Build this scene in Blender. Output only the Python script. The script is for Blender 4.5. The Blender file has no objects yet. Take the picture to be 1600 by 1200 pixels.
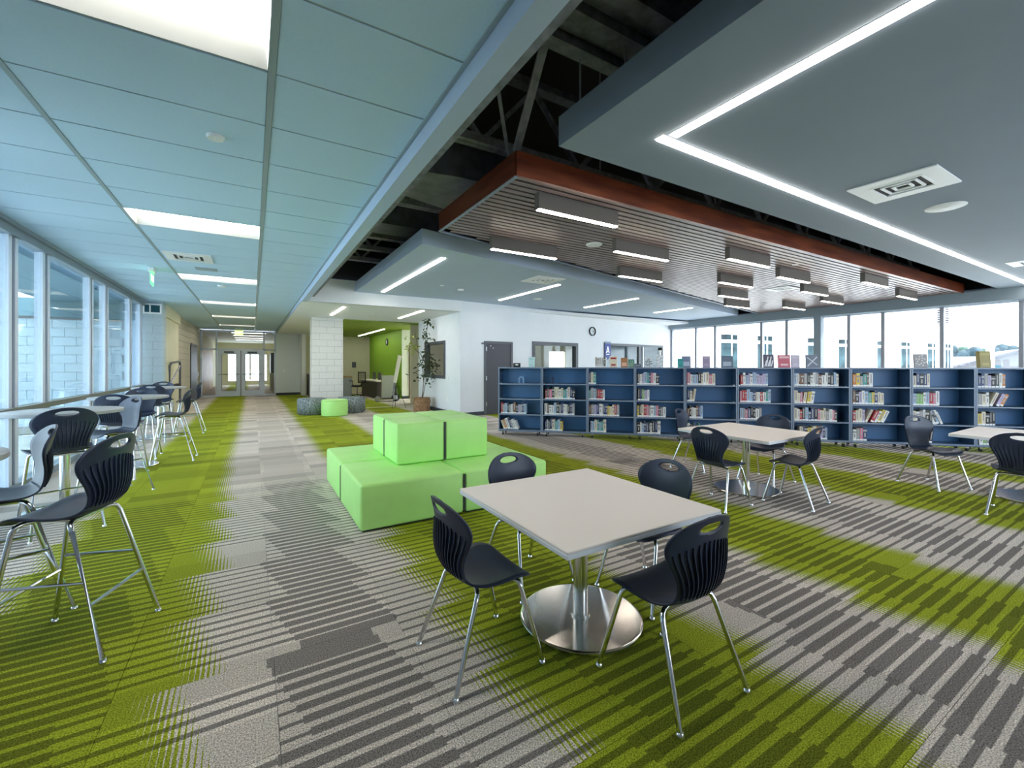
import bpy, bmesh, math, random
from mathutils import Vector, Matrix, noise
random.seed(7)
SC = bpy.context.scene
COL = SC.collection
PI = math.pi

# tuning values used by the camera, sky, sun and material lines below
EXPOSURE = 1.12
SKY = 4.8
SUN = 7.0
LED = 11.0
LEDT = 18.0
LIGHT_GREEN = (0.305, 0.355, 0.022)
DARK_GREEN = (0.125, 0.145, 0.012)
LIGHT_GREIGE = (0.62, 0.555, 0.49)
DARK_GREIGE = (0.200, 0.178, 0.165)
# ------------------------------------------------------------------ camera
YAW = math.radians(30.945)
cam_d = bpy.data.cameras.new('camera')
cam = bpy.data.objects.new('camera', cam_d)
COL.objects.link(cam)
cam.location = (0, 0, 1.45)
cam.rotation_euler = (PI / 2, 0, -YAW)
cam_d.sensor_width = 36.0
cam_d.lens = 36.0 * 676.0 / 1600.0
cam_d.shift_y = -30.0 / 1600.0
cam_d.clip_start = 0.05
cam_d.clip_end = 600
SC.camera = cam

# ------------------------------------------------------------------ exposure
SC.view_settings.view_transform = 'Standard'
SC.view_settings.look = 'None'
SC.view_settings.gamma = 1.0
SC.view_settings.use_curve_mapping = False
SC.view_settings.exposure = EXPOSURE
SC.cycles.max_bounces = 8
SC.cycles.diffuse_bounces = 6
SC.cycles.glossy_bounces = 4
SC.cycles.transparent_max_bounces = 12
SC.cycles.caustics_reflective = False
SC.cycles.caustics_refractive = False
SC.cycles.sample_clamp_indirect = 6.0
SC.cycles.use_denoising = True

# ------------------------------------------------------------------ world: bright overcast sky with soft clouds
world = bpy.data.worlds.new('world')
SC.world = world
world.use_nodes = True
wn = world.node_tree
wn.nodes.clear()
wo = wn.nodes.new('ShaderNodeOutputWorld')
wb = wn.nodes.new('ShaderNodeBackground')
tc = wn.nodes.new('ShaderNodeTexCoord')
mp = wn.nodes.new('ShaderNodeMapping')
mp.inputs['Scale'].default_value = (3.0, 3.0, 9.0)
nz = wn.nodes.new('ShaderNodeTexNoise')
nz.inputs['Scale'].default_value = 2.2
nz.inputs['Detail'].default_value = 7
nz.inputs['Roughness'].default_value = 0.62
cr = wn.nodes.new('ShaderNodeValToRGB')
cr.color_ramp.elements[0].position = 0.36
cr.color_ramp.elements[0].color = (0.06, 0.075, 0.095, 1)
cr.color_ramp.elements[1].position = 0.56
cr.color_ramp.elements[1].color = (0.80, 0.90, 1.0, 1)
wn.links.new(tc.outputs['Generated'], mp.inputs['Vector'])
wn.links.new(mp.outputs['Vector'], nz.inputs['Vector'])
wn.links.new(nz.outputs['Fac'], cr.inputs['Fac'])
wn.links.new(cr.outputs['Color'], wb.inputs['Color'])
wb.inputs['Strength'].default_value = SKY
wn.links.new(wb.outputs['Background'], wo.inputs['Surface'])

# ------------------------------------------------------------------ sun (high, behind the camera: lights the building across the yard)
sd = bpy.data.lights.new('sun', 'SUN')
sd.energy = SUN
sd.angle = 0.02
sd.color = (1.0, 0.95, 0.88)
so = bpy.data.objects.new('sun', sd)
so.rotation_euler = Vector((-0.435, 0.435, -0.788)).to_track_quat('-Z', 'Y').to_euler()
COL.objects.link(so)

# sky portals in the two window walls (sampling aid for the sky only, they emit nothing themselves)
def portal(name, loc, rot, sx, sy):
    d = bpy.data.lights.new(name, 'AREA')
    d.shape = 'RECTANGLE'
    d.size = sx
    d.size_y = sy
    d.cycles.is_portal = True
    o = bpy.data.objects.new(name, d)
    o.location = loc
    o.rotation_euler = rot
    COL.objects.link(o)
portal('sky_portal_left', (-2.45, 8.6, 1.55), (0, -PI / 2, 0), 2.9, 10.5)
portal('sky_portal_right', (15.4, 6.5, 1.6), (0, PI / 2, 0), 2.7, 11.2)
portal('sky_portal_rear', (9.2, -3.75, 1.85), (-PI / 2, 0, 0), 12.3, 2.2)

# ------------------------------------------------------------------ materials
MATS = {}
def mat(name, col, rough=0.5, metal=0.0, noise_amt=0.0, noise_scale=20.0, bump=0.0, emit=None, estr=0.0, spec=0.5):
    if name in MATS:
        return MATS[name]
    m = bpy.data.materials.new(name)
    m.use_nodes = True
    nt = m.node_tree
    b = nt.nodes['Principled BSDF']
    b.inputs['Base Color'].default_value = (col[0], col[1], col[2], 1)
    b.inputs['Roughness'].default_value = rough
    b.inputs['Metallic'].default_value = metal
    b.inputs['Specular IOR Level'].default_value = spec
    if emit:
        b.inputs['Emission Color'].default_value = (emit[0], emit[1], emit[2], 1)
        b.inputs['Emission Strength'].default_value = estr
    if noise_amt or bump:
        t = nt.nodes.new('ShaderNodeTexCoord')
        n = nt.nodes.new('ShaderNodeTexNoise')
        n.inputs['Scale'].default_value = noise_scale
        n.inputs['Detail'].default_value = 5
        nt.links.new(t.outputs['Object'], n.inputs['Vector'])
        if noise_amt:
            r = nt.nodes.new('ShaderNodeMapRange')
            r.inputs['From Min'].default_value = 0.3
            r.inputs['From Max'].default_value = 0.7
            r.inputs['To Min'].default_value = 1 - noise_amt
            r.inputs['To Max'].default_value = 1 + noise_amt
            nt.links.new(n.outputs['Fac'], r.inputs['Value'])
            mx = nt.nodes.new('ShaderNodeMix')
            mx.data_type = 'RGBA'
            mx.blend_type = 'MULTIPLY'
            mx.inputs[0].default_value = 1.0
            mx.inputs[6].default_value = (col[0], col[1], col[2], 1)
            nt.links.new(r.outputs['Result'], mx.inputs[7])
            nt.links.new(mx.outputs[2], b.inputs['Base Color'])
        if bump:
            bp = nt.nodes.new('ShaderNodeBump')
            bp.inputs['Strength'].default_value = bump
            bp.inputs['Distance'].default_value = 0.01
            nt.links.new(n.outputs['Fac'], bp.inputs['Height'])
            nt.links.new(bp.outputs['Normal'], b.inputs['Normal'])
    MATS[name] = m
    return m

def glass(name, tint=(0.93, 0.97, 0.98), refl=0.9):
    if name in MATS:
        return MATS[name]
    m = bpy.data.materials.new(name)
    m.use_nodes = True
    nt = m.node_tree
    nt.nodes.clear()
    o = nt.nodes.new('ShaderNodeOutputMaterial')
    tr = nt.nodes.new('ShaderNodeBsdfTransparent')
    tr.inputs['Color'].default_value = (*tint, 1)
    gl = nt.nodes.new('ShaderNodeBsdfGlossy')
    gl.inputs['Roughness'].default_value = 0.0
    fr = nt.nodes.new('ShaderNodeFresnel')
    fr.inputs['IOR'].default_value = 1.5
    ml = nt.nodes.new('ShaderNodeMath')
    ml.operation = 'MULTIPLY'
    ml.inputs[1].default_value = refl
    mx = nt.nodes.new('ShaderNodeMixShader')
    nt.links.new(fr.outputs['Fac'], ml.inputs[0])
    nt.links.new(ml.outputs[0], mx.inputs['Fac'])
    nt.links.new(tr.outputs[0], mx.inputs[1])
    nt.links.new(gl.outputs[0], mx.inputs[2])
    nt.links.new(mx.outputs[0], o.inputs['Surface'])
    MATS[name] = m
    return m

def emitter(name, col, strength):
    if name in MATS:
        return MATS[name]
    m = bpy.data.materials.new(name)
    m.use_nodes = True
    nt = m.node_tree
    nt.nodes.clear()
    o = nt.nodes.new('ShaderNodeOutputMaterial')
    e = nt.nodes.new('ShaderNodeEmission')
    e.inputs['Color'].default_value = (*col, 1)
    e.inputs['Strength'].default_value = strength
    nt.links.new(e.outputs[0], o.inputs['Surface'])
    MATS[name] = m
    return m

def wood(name, c1, c2, scale=(1, 14, 14)):
    if name in MATS:
        return MATS[name]
    m = bpy.data.materials.new(name)
    m.use_nodes = True
    nt = m.node_tree
    b = nt.nodes['Principled BSDF']
    b.inputs['Roughness'].default_value = 0.36
    b.inputs['Specular IOR Level'].default_value = 0.65
    t = nt.nodes.new('ShaderNodeTexCoord')
    mpg = nt.nodes.new('ShaderNodeMapping')
    mpg.inputs['Scale'].default_value = scale
    n = nt.nodes.new('ShaderNodeTexNoise')
    n.inputs['Scale'].default_value = 2.0
    n.inputs['Detail'].default_value = 6
    r = nt.nodes.new('ShaderNodeValToRGB')
    r.color_ramp.elements[0].position = 0.35
    r.color_ramp.elements[0].color = (*c1, 1)
    r.color_ramp.elements[1].position = 0.7
    r.color_ramp.elements[1].color = (*c2, 1)
    nt.links.new(t.outputs['Object'], mpg.inputs['Vector'])
    nt.links.new(mpg.outputs['Vector'], n.inputs['Vector'])
    nt.links.new(n.outputs['Fac'], r.inputs['Fac'])
    nt.links.new(r.outputs['Color'], b.inputs['Base Color'])
    MATS[name] = m
    return m

# ---- carpet: stripes along X, green and greige bands along Y
def carpet_material():
    m = bpy.data.materials.new('striped_carpet')
    m.use_nodes = True
    nt = m.node_tree
    b = nt.nodes['Principled BSDF']
    b.inputs['Roughness'].default_value = 0.95
    b.inputs['Specular IOR Level'].default_value = 0.1
    L = nt.links
    def N(t):
        return nt.nodes.new(t)
    def M(op, a, c=None, d=None):
        n = N('ShaderNodeMath')
        n.operation = op
        for i, v in enumerate((a, c, d)):
            if v is None:
                continue
            if isinstance(v, (int, float)):
                n.inputs[i].default_value = v
            else:
                L.new(v, n.inputs[i])
        return n.outputs[0]
    def smooth(v, lo, hi):
        n = N('ShaderNodeMapRange')
        n.interpolation_type = 'SMOOTHSTEP'
        n.inputs['From Min'].default_value = lo
        n.inputs['From Max'].default_value = hi
        L.new(v, n.inputs['Value'])
        return n.outputs['Result']
    def white(x, y):
        c = N('ShaderNodeCombineXYZ')
        L.new(x, c.inputs[0])
        L.new(y, c.inputs[1])
        w = N('ShaderNodeTexWhiteNoise')
        w.noise_dimensions = '2D'
        L.new(c.outputs[0], w.inputs['Vector'])
        return w.outputs['Value']
    def ramp(v, stops):
        r = N('ShaderNodeValToRGB')
        e = r.color_ramp.elements
        e[0].position, e[0].color = stops[0][0], (stops[0][1],) * 3 + (1,)
        e[1].position, e[1].color = stops[-1][0], (stops[-1][1],) * 3 + (1,)
        for p, c in stops[1:-1]:
            q = e.new(p)
            q.color = (c, c, c, 1)
        L.new(v, r.inputs['Fac'])
        return r.outputs['Color']
    def mixc(f, a, c):
        n = N('ShaderNodeMix')
        n.data_type = 'RGBA'
        if isinstance(f, (int, float)):
            n.inputs[0].default_value = f
        else:
            L.new(f, n.inputs[0])
        for i, v in ((6, a), (7, c)):
            if isinstance(v, tuple):
                n.inputs[i].default_value = (*v, 1)
            else:
                L.new(v, n.inputs[i])
        return n.outputs[2]
    g = N('ShaderNodeNewGeometry')
    s = N('ShaderNodeSeparateXYZ')
    L.new(g.outputs['Position'], s.inputs[0])
    X, Y = s.outputs[0], s.outputs[1]
    PITCH = 0.0765
    yr = M('DIVIDE', Y, PITCH)
    row = M('FLOOR', yr)
    fy = M('FRACT', yr)
    # stepped band edges: every stripe row is shifted a little, in runs of eight rows
    saw = M('SUBTRACT', M('FRACT', M('DIVIDE', row, 8.0)), 0.5)
    tile_row = M('FLOOR', M('DIVIDE', Y, 0.612))
    rnd_row = white(tile_row, M('MULTIPLY', tile_row, 0.37))
    near_ = M('SUBTRACT', 1.0, smooth(Y, 5.4, 6.4))
    xs = M('ADD', X, M('MULTIPLY', M('MULTIPLY', saw, 0.16), near_))
    xs = M('ADD', xs, M('MULTIPLY', M('SUBTRACT', rnd_row, 0.5), 0.05))
    # position along X scaled to 0..1 over -3 .. 16
    def u(x):
        return (x + 3.0) / 19.0
    ux = M('DIVIDE', M('ADD', xs, 3.0), 19.0)
    edges = [(-1.36, -0.27), (0.97, 2.15), (3.20, 4.25), (5.75, 6.9), (8.0, 9.1), (10.3, 11.4), (12.6, 13.6)]
    st = [(0.0, 0.0)]
    for a, c in edges:
        st += [(u(a - 0.08), 0.0), (u(a + 0.08), 1.0), (u(c - 0.08), 1.0), (u(c + 0.08), 0.0)]
    st.append((1.0, 0.0))
    green = ramp(ux, st)
    # fine warp lines where two bands meet
    green = M('GREATER_THAN', green, M('ADD', 0.02, M('MULTIPLY', M('FRACT', M('DIVIDE', X, 0.023)), 0.96)))
    # darkness of the yarn: centre of each band is darker, edges are pale
    dark_at = [(-2.2, -1.65), (-1.25, -0.62), (0.12, 0.62), (1.30, 1.80), (2.45, 3.02), (3.45, 3.85), (4.6, 5.2), (6.1, 6.5), (7.1, 7.6), (8.3, 8.8), (9.4, 10.0), (10.6, 11.1), (11.7, 12.3)]
    dark = None
    for a, c in dark_at:
        q = M('MULTIPLY', M('GREATER_THAN', xs, a), M('LESS_THAN', xs, c))
        dark = q if dark is None else M('MAXIMUM', dark, q)
    # random tone of each tile, and tiles that lose their stripes
    tcol = M('FLOOR', M('DIVIDE', M('SUBTRACT', X, 0.09), 0.612))
    half_row = M('FLOOR', M('DIVIDE', Y, 0.2295))
    rnd = white(tcol, half_row)
    rnd2 = white(M('ADD', tcol, 31.7), M('ADD', half_row, 11.3))
    solid = M('GREATER_THAN', rnd, 0.94)
    # duty of the dark stripe
    duty = M('ADD', 0.32, M('MULTIPLY', dark, 0.34))
    duty = M('ADD', duty, M('MULTIPLY', M('SUBTRACT', rnd2, 0.5), 0.14))
    dd = M('ABSOLUTE', M('SUBTRACT', fy, 0.5))
    half = M('MULTIPLY', duty, 0.5)
    stripe = M('SUBTRACT', 1.0, smooth(M('SUBTRACT', dd, half), -0.03, 0.03))
    sol_val = M('ADD', 0.25, M('MULTIPLY', dark, 0.7))
    stripe = M('ADD', M('MULTIPLY', stripe, M('SUBTRACT', 1.0, solid)), M('MULTIPLY', sol_val, solid))
    # towards the hall the yarn is woven in plain blocks
    far = smooth(M('ADD', Y, M('MULTIPLY', rnd, 0.4)), 5.6, 6.4)
    left_wing = M('SUBTRACT', 1.0, smooth(X, 2.2, 2.8))
    far = M('MAXIMUM', M('MULTIPLY', far, left_wing), smooth(M('ADD', Y, M('MULTIPLY', rnd, 0.3)), 7.6, 8.4))
    plain = M('ADD', M('MULTIPLY', dark, 0.14), M('MULTIPLY', M('GREATER_THAN', rnd2, 0.60), 0.22))
    val = M('ADD', M('MULTIPLY', stripe, M('SUBTRACT', 1.0, far)), M('MULTIPLY', plain, far))
    gl = (LIGHT_GREEN)
    gd = (DARK_GREEN)
    bl = (LIGHT_GREIGE)
    bd = (DARK_GREIGE)
    cg = mixc(val, gl, gd)
    cb = mixc(val, bl, bd)
    col = mixc(green, cb, cg)
    amp = M('ADD', 0.20, M('MULTIPLY', far, 0.45))
    tone = M('ADD', 1.0, M('MULTIPLY', M('SUBTRACT', rnd2, 0.5), amp))
    nzs = N('ShaderNodeTexNoise')
    nzs.inputs['Scale'].default_value = 170
    nzs.inputs['Detail'].default_value = 2
    L.new(g.outputs['Position'], nzs.inputs['Vector'])
    sp = N('ShaderNodeMapRange')
    sp.inputs['From Min'].default_value = 0.32
    sp.inputs['From Max'].default_value = 0.68
    sp.inputs['To Min'].default_value = 0.40
    sp.inputs['To Max'].default_value = 1.60
    L.new(nzs.outputs['Fac'], sp.inputs['Value'])
    fac = M('MULTIPLY', tone, sp.outputs['Result'])
    mm = N('ShaderNodeMix')
    mm.data_type = 'RGBA'
    mm.blend_type = 'MULTIPLY'
    mm.inputs[0].default_value = 1.0
    L.new(col, mm.inputs[6])
    L.new(fac, mm.inputs[7])
    L.new(mm.outputs[2], b.inputs['Base Color'])
    bp = N('ShaderNodeBump')
    bp.inputs['Strength'].default_value = 0.35
    bp.inputs['Distance'].default_value = 0.004
    L.new(nzs.outputs['Fac'], bp.inputs['Height'])
    L.new(bp.outputs['Normal'], b.inputs['Normal'])
    return m

CARPET = carpet_material()
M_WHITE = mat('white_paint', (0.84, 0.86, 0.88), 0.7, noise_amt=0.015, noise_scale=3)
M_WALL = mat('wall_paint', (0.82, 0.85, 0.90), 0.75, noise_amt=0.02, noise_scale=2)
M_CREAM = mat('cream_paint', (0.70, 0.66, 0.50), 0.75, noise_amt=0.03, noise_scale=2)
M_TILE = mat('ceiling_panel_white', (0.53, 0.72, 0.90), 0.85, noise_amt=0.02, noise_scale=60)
M_TEE = mat('ceiling_tee_grey', (0.30, 0.38, 0.42), 0.5)
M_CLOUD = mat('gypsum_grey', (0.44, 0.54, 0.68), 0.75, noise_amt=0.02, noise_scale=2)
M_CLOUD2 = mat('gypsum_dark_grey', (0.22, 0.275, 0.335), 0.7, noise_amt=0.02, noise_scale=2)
M_GREENW = mat('lime_wall_paint', (0.24, 0.46, 0.02), 0.6, noise_amt=0.02, noise_scale=2)
M_GREENC = mat('lime_ceiling_paint', (0.25, 0.36, 0.05), 0.7)
M_BLACK = mat('black_deck', (0.012, 0.012, 0.016), 0.8)
M_STEEL = mat('grey_steel', (0.16, 0.17, 0.20), 0.55, noise_amt=0.35, noise_scale=12)
M_STEELB = mat('pale_steel', (0.34, 0.34, 0.40), 0.5, noise_amt=0.3, noise_scale=12)
M_DUCT = mat('galvanised_duct', (0.15, 0.16, 0.19), 0.45, 0.2, noise_amt=0.3, noise_scale=6)
M_ALU = mat('pale_aluminium', (0.66, 0.73, 0.85), 0.38, 0.1)
M_ALUD = mat('navy_gasket', (0.01, 0.015, 0.09), 0.4)
M_MULL = mat('grey_mullion', (0.26, 0.27, 0.31), 0.4, 0.2)
M_BEAM = mat('beam_grey_blue', (0.23, 0.29, 0.34), 0.6)
M_GLASS = glass('window_glass', (0.96, 0.98, 0.99), 0.5)
M_GLASST = glass('tinted_glass', (0.84, 0.93, 0.96), 0.5)
M_GLASSI = glass('low_reflection_glass', (0.94, 0.96, 0.96), 0.08)
M_BLOCK = mat('white_block', (0.82, 0.80, 0.78), 0.85, noise_amt=0.06, noise_scale=30, bump=0.3)
M_BLOCKO = mat('outdoor_block', (0.44, 0.53, 0.58), 0.9, noise_amt=0.08, noise_scale=30, bump=0.3)
M_MORT = mat('mortar', (0.33, 0.33, 0.33), 0.9)
M_BLOCKT = mat('tan_block', (0.50, 0.46, 0.38), 0.9, noise_amt=0.06, noise_scale=20, bump=0.2)
M_BASE = mat('dark_baseboard', (0.03, 0.04, 0.055), 0.5)
M_DOOR = mat('dark_door', (0.055, 0.055, 0.075), 0.45)
M_FRAME = mat('dark_frame', (0.085, 0.095, 0.11), 0.45)
M_SHELL = mat('navy_shell_plastic', (0.018, 0.027, 0.060), 0.40, noise_amt=0.04, noise_scale=300)
M_CHROME = mat('chrome', (0.72, 0.73, 0.75), 0.13, 1.0)
M_STAIN = mat('brushed_stainless', (0.76, 0.74, 0.71), 0.17, 1.0)
M_TOP = mat('white_laminate', (0.92, 0.835, 0.775), 0.42)
M_EDGE = mat('white_edge_band', (0.78, 0.80, 0.86), 0.45)
M_BARTOP = mat('grey_laminate', (0.36, 0.37, 0.38), 0.35)
M_POUF = mat('lime_vinyl', (0.50, 0.90, 0.27), 0.42, noise_amt=0.03, noise_scale=6)
M_SEAM = mat('black_seam', (0.015, 0.02, 0.015), 0.6)
M_SPECK = mat('speckled_grey_fabric', (0.21, 0.25, 0.26), 0.9, noise_amt=0.9, noise_scale=38)
M_CASE = mat('navy_steel_case', (0.040, 0.085, 0.165), 0.42)
M_CASEL = mat('pale_steel_edge', (0.20, 0.25, 0.34), 0.40)
M_CASEB = mat('blue_steel_back', (0.055, 0.165, 0.36), 0.42)
M_RUB = mat('black_rubber', (0.012, 0.012, 0.014), 0.5)
M_SLAT = wood('slat_wood', (0.155, 0.110, 0.106), (0.24, 0.175, 0.175), (1.2, 10, 10))
M_RED = wood('cherry_fascia', (0.11, 0.020, 0.008), (0.26, 0.060, 0.020), (0.8, 6, 6))
M_RED2 = wood('cherry_fascia_end', (0.11, 0.020, 0.008), (0.24, 0.055, 0.018), (6.0, 0.7, 5))
M_LED = emitter('warm_led', (1.0, 0.89, 0.77), LED)
M_LEDC = emitter('neutral_led', (1.0, 0.93, 0.86), LED)
M_LEDT = emitter('trough_led', (1.0, 0.93, 0.82), LEDT)
M_LEDW = emitter('weak_led', (1.0, 0.95, 0.88), 5.0)
M_FILLR = emitter('room_fill', (1.0, 0.95, 0.88), 1.3)  # glow of the added fill panels behind the back wall
M_FIX = mat('fixture_grey', (0.12, 0.108, 0.095), 0.45)
M_WPL = mat('white_plastic', (0.90, 0.91, 0.92), 0.4)
M_DISC = mat('white_disc', (0.85, 0.87, 0.88), 0.5)
M_DARKSLOT = mat('vent_dark', (0.03, 0.035, 0.04), 0.6)

# ------------------------------------------------------------------ mesh helpers
class MB:
    def __init__(s):
        s.v, s.f, s.mi, s.sm = [], [], [], []
    def add(s, vs, fs, mi=0, smooth=False):
        o = len(s.v)
        s.v += [tuple(p) for p in vs]
        for f in fs:
            s.f.append(tuple(i + o for i in f))
            s.mi.append(mi)
            s.sm.append(smooth)
        return s
    def box(s, x0, y0, z0, x1, y1, z1, mi=0, mtx=None):
        vs = [(x0, y0, z0), (x1, y0, z0), (x1, y1, z0), (x0, y1, z0), (x0, y0, z1), (x1, y0, z1), (x1, y1, z1), (x0, y1, z1)]
        if mtx:
            vs = [tuple(mtx @ Vector(p)) for p in vs]
        return s.add(vs, [(0, 3, 2, 1), (4, 5, 6, 7), (0, 1, 5, 4), (1, 2, 6, 5), (2, 3, 7, 6), (3, 0, 4, 7)], mi)
    def beam(s, p0, p1, w, h, mi=0):
        p0, p1 = Vector(p0), Vector(p1)
        d = p1 - p0
        q = d.to_track_quat('X', 'Z').to_matrix().to_4x4()
        return s.box(0, -w / 2, -h / 2, d.length, w / 2, h / 2, mi, Matrix.Translation(p0) @ q)
    def prism(s, poly, z0, z1, mi=0):
        n = len(poly)
        vs = [(x, y, z0) for x, y in poly] + [(x, y, z1) for x, y in poly]
        fs = [tuple(range(n - 1, -1, -1)), tuple(range(n, 2 * n))]
        fs += [(i, (i + 1) % n, n + (i + 1) % n, n + i) for i in range(n)]
        return s.add(vs, fs, mi)
    def lathe(s, prof, n=24, cx=0, cy=0, mi=0, smooth=True, mtx=None):
        vs, fs = [], []
        k = len(prof)
        for i in range(n):
            a = 2 * PI * i / n
            for r, z in prof:
                vs.append((cx + r * math.cos(a), cy + r * math.sin(a), z))
        for i in range(n):
            j = (i + 1) % n
            for q in range(k - 1):
                fs.append((i * k + q, j * k + q, j * k + q + 1, i * k + q + 1))
        if mtx:
            vs = [tuple(mtx @ Vector(p)) for p in vs]
        s.add(vs, fs, mi, smooth)
        if prof[0][0] > 1e-6:
            s.add([vs[i * k] for i in range(n)], [tuple(range(n - 1, -1, -1))], mi)
        if prof[-1][0] > 1e-6:
            s.add([vs[i * k + k - 1] for i in range(n)], [tuple(range(n))], mi)
        return s
    def tube(s, pts, r, n=8, mi=0, cap=True):
        pts = [Vector(p) for p in pts]
        rr = r if isinstance(r, (list, tuple)) else [r] * len(pts)
        rings = []
        up = Vector((0.13, 0.31, 0.94))
        for i, p in enumerate(pts):
            if i == 0:
                d = pts[1] - p
            elif i == len(pts) - 1:
                d = p - pts[-2]
            else:
                d = (pts[i + 1] - p).normalized() + (p - pts[i - 1]).normalized()
            d.normalize()
            a = d.cross(up)
            if a.length < 1e-3:
                a = d.cross(Vector((1, 0, 0)))
            a.normalize()
            b2 = d.cross(a)
            rings.append([tuple(p + rr[i] * (math.cos(t) * a + math.sin(t) * b2)) for t in [2 * PI * k / n for k in range(n)]])
        vs = [q for rg in rings for q in rg]
        fs = []
        for i in range(len(rings) - 1):
            for k in range(n):
                fs.append((i * n + k, i * n + (k + 1) % n, (i + 1) * n + (k + 1) % n, (i + 1) * n + k))
        s.add(vs, fs, mi, True)
        if cap:
            s.add(rings[0], [tuple(range(n - 1, -1, -1))], mi)
            s.add(rings[-1], [tuple(range(n))], mi)
        return s
    def mesh(s, name, mats):
        me = bpy.data.meshes.new(name)
        me.from_pydata(s.v, [], s.f)
        for m_ in (mats if isinstance(mats, (list, tuple)) else [mats]):
            me.materials.append(m_)
        me.polygons.foreach_set('material_index', s.mi)
        me.polygons.foreach_set('use_smooth', s.sm)
        me.update()
        has_smooth = any(s.sm)
        bm = bmesh.new()
        bm.from_mesh(me)
        bmesh.ops.recalc_face_normals(bm, faces=bm.faces)
        bm.to_mesh(me)
        bm.free()
        if has_smooth:
            me.set_sharp_from_angle(angle=math.radians(38))
        return me
    def build(s, name, mats, parent=None, loc=None):
        return link(name, s.mesh(name, mats), parent, loc)

def link(name, me, parent=None, loc=None, rot=None):
    o = bpy.data.objects.new(name, me)
    COL.objects.link(o)
    if parent:
        o.parent = parent
    if loc:
        o.location = loc
    if rot:
        o.rotation_euler = rot
    return o
def tag(o, label, cat, group=None):
    o['label'] = label
    o['category'] = cat
    if group:
        o['group'] = group
    return o
def thing(name, label, cat, loc=(0, 0, 0), rz=0, group=None):
    o = bpy.data.objects.new(name, None)
    o.empty_display_size = 0.1
    COL.objects.link(o)
    o.location = loc
    o.rotation_euler = (0, 0, rz)
    return tag(o, label, cat, group)
def struct(o):
    o['kind'] = 'structure'
    return o
def stuff(o):
    o['kind'] = 'stuff'
    return o
def copy_thing(root, loc, rz, label, group=None):
    r = root.copy()
    COL.objects.link(r)
    r.location = loc
    r.rotation_euler = (0, 0, rz)
    r['label'] = label
    if group:
        r['group'] = group
    def rec(src, dst):
        for ch in src.children:
            c = ch.copy()
            COL.objects.link(c)
            c.parent = dst
            rec(ch, c)
    rec(root, r)
    return r
def rounded_box(x0, y0, z0, x1, y1, z1, r, seg=3):
    bm = bmesh.new()
    bmesh.ops.create_cube(bm, size=1.0)
    for v in bm.verts:
        v.co = Vector(((v.co.x + .5) * (x1 - x0) + x0, (v.co.y + .5) * (y1 - y0) + y0, (v.co.z + .5) * (z1 - z0) + z0))
    bmesh.ops.bevel(bm, geom=bm.edges[:], offset=r, segments=seg, affect='EDGES', profile=0.5)
    return bm
def bm_build(name, bm, m, parent=None, smooth=True):
    me = bpy.data.meshes.new(name)
    for f in bm.faces:
        f.smooth = smooth
    bm.to_mesh(me)
    bm.free()
    me.materials.append(m)
    return link(name, me, parent)
def text_mesh(body, size, m, name, parent, mtx, depth=0.001):
    cu = bpy.data.curves.new('lettering', 'FONT')
    cu.body = body
    cu.size = size
    cu.extrude = depth
    cu.align_x = 'CENTER'
    cu.align_y = 'CENTER'
    t = bpy.data.objects.new('lettering', cu)
    COL.objects.link(t)
    bpy.context.view_layer.update()
    dg = bpy.context.evaluated_depsgraph_get()
    me = bpy.data.meshes.new_from_object(t.evaluated_get(dg))
    bpy.data.objects.remove(t)
    me.transform(mtx)
    me.materials.clear()
    me.materials.append(m)
    return link(name, me, parent)
ORD = ['first', 'second', 'third', 'fourth', 'fifth', 'sixth', 'seventh', 'eighth', 'ninth', 'tenth', 'eleventh', 'twelfth', 'thirteenth', 'fourteenth', 'fifteenth', 'sixteenth', 'seventeenth', 'eighteenth', 'nineteenth', 'twentieth', 'twenty-first', 'twenty-second', 'twenty-third', 'twenty-fourth']
# ================================================================== SETTING
H_CLOUD = 3.23
# ---- floor with carpet tiles
fl = MB()
fl.box(-2.6, -3.6, -0.12, 15.4, 38, -0.009)
floor = struct(fl.build('floor', M_MORT))
TS = 0.612
tile_me = MB().box(0.0012, 0.0012, -0.009, TS - 0.0012, TS - 0.0012, 0.0).mesh('carpet_tile', CARPET)
cells = []
fwx, fwy = math.sin(YAW), math.cos(YAW)
for i in range(-4, 25):
    for j in range(-6, 62):
        x, y = 0.09 + i * TS, j * TS
        if x < -2.6 or x > 15.2:
            continue
        cx_, cy_ = x + TS / 2, y + TS / 2
        d = cx_ * fwx + cy_ * fwy
        lat = cx_ * fwy - cy_ * fwx
        vis = d > 1.2 and abs(lat) < d * 1.22 + 0.5 and cy_ < 24 and not (cy_ > 15 and cx_ > 6.5)
        if vis and cx_ > 4 and (cx_ - 4.36) * 0.687 + (cy_ - 7.82) * 0.726 > 0.4:
            vis = False
        cells.append((not vis, d, x, y))
cells.sort()
for k, (nv, d, x, y) in enumerate(cells[:300]):
    link('carpet_tile', tile_me, floor, (x, y, 0))
rest = MB()
for nv, d, x, y in cells[300:]:
    rest.box(x + 0.0012, y + 0.0012, -0.009, x + TS - 0.0012, y + TS - 0.0012, 0)
stuff(rest.build('carpet_tiles', CARPET, floor))

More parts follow.
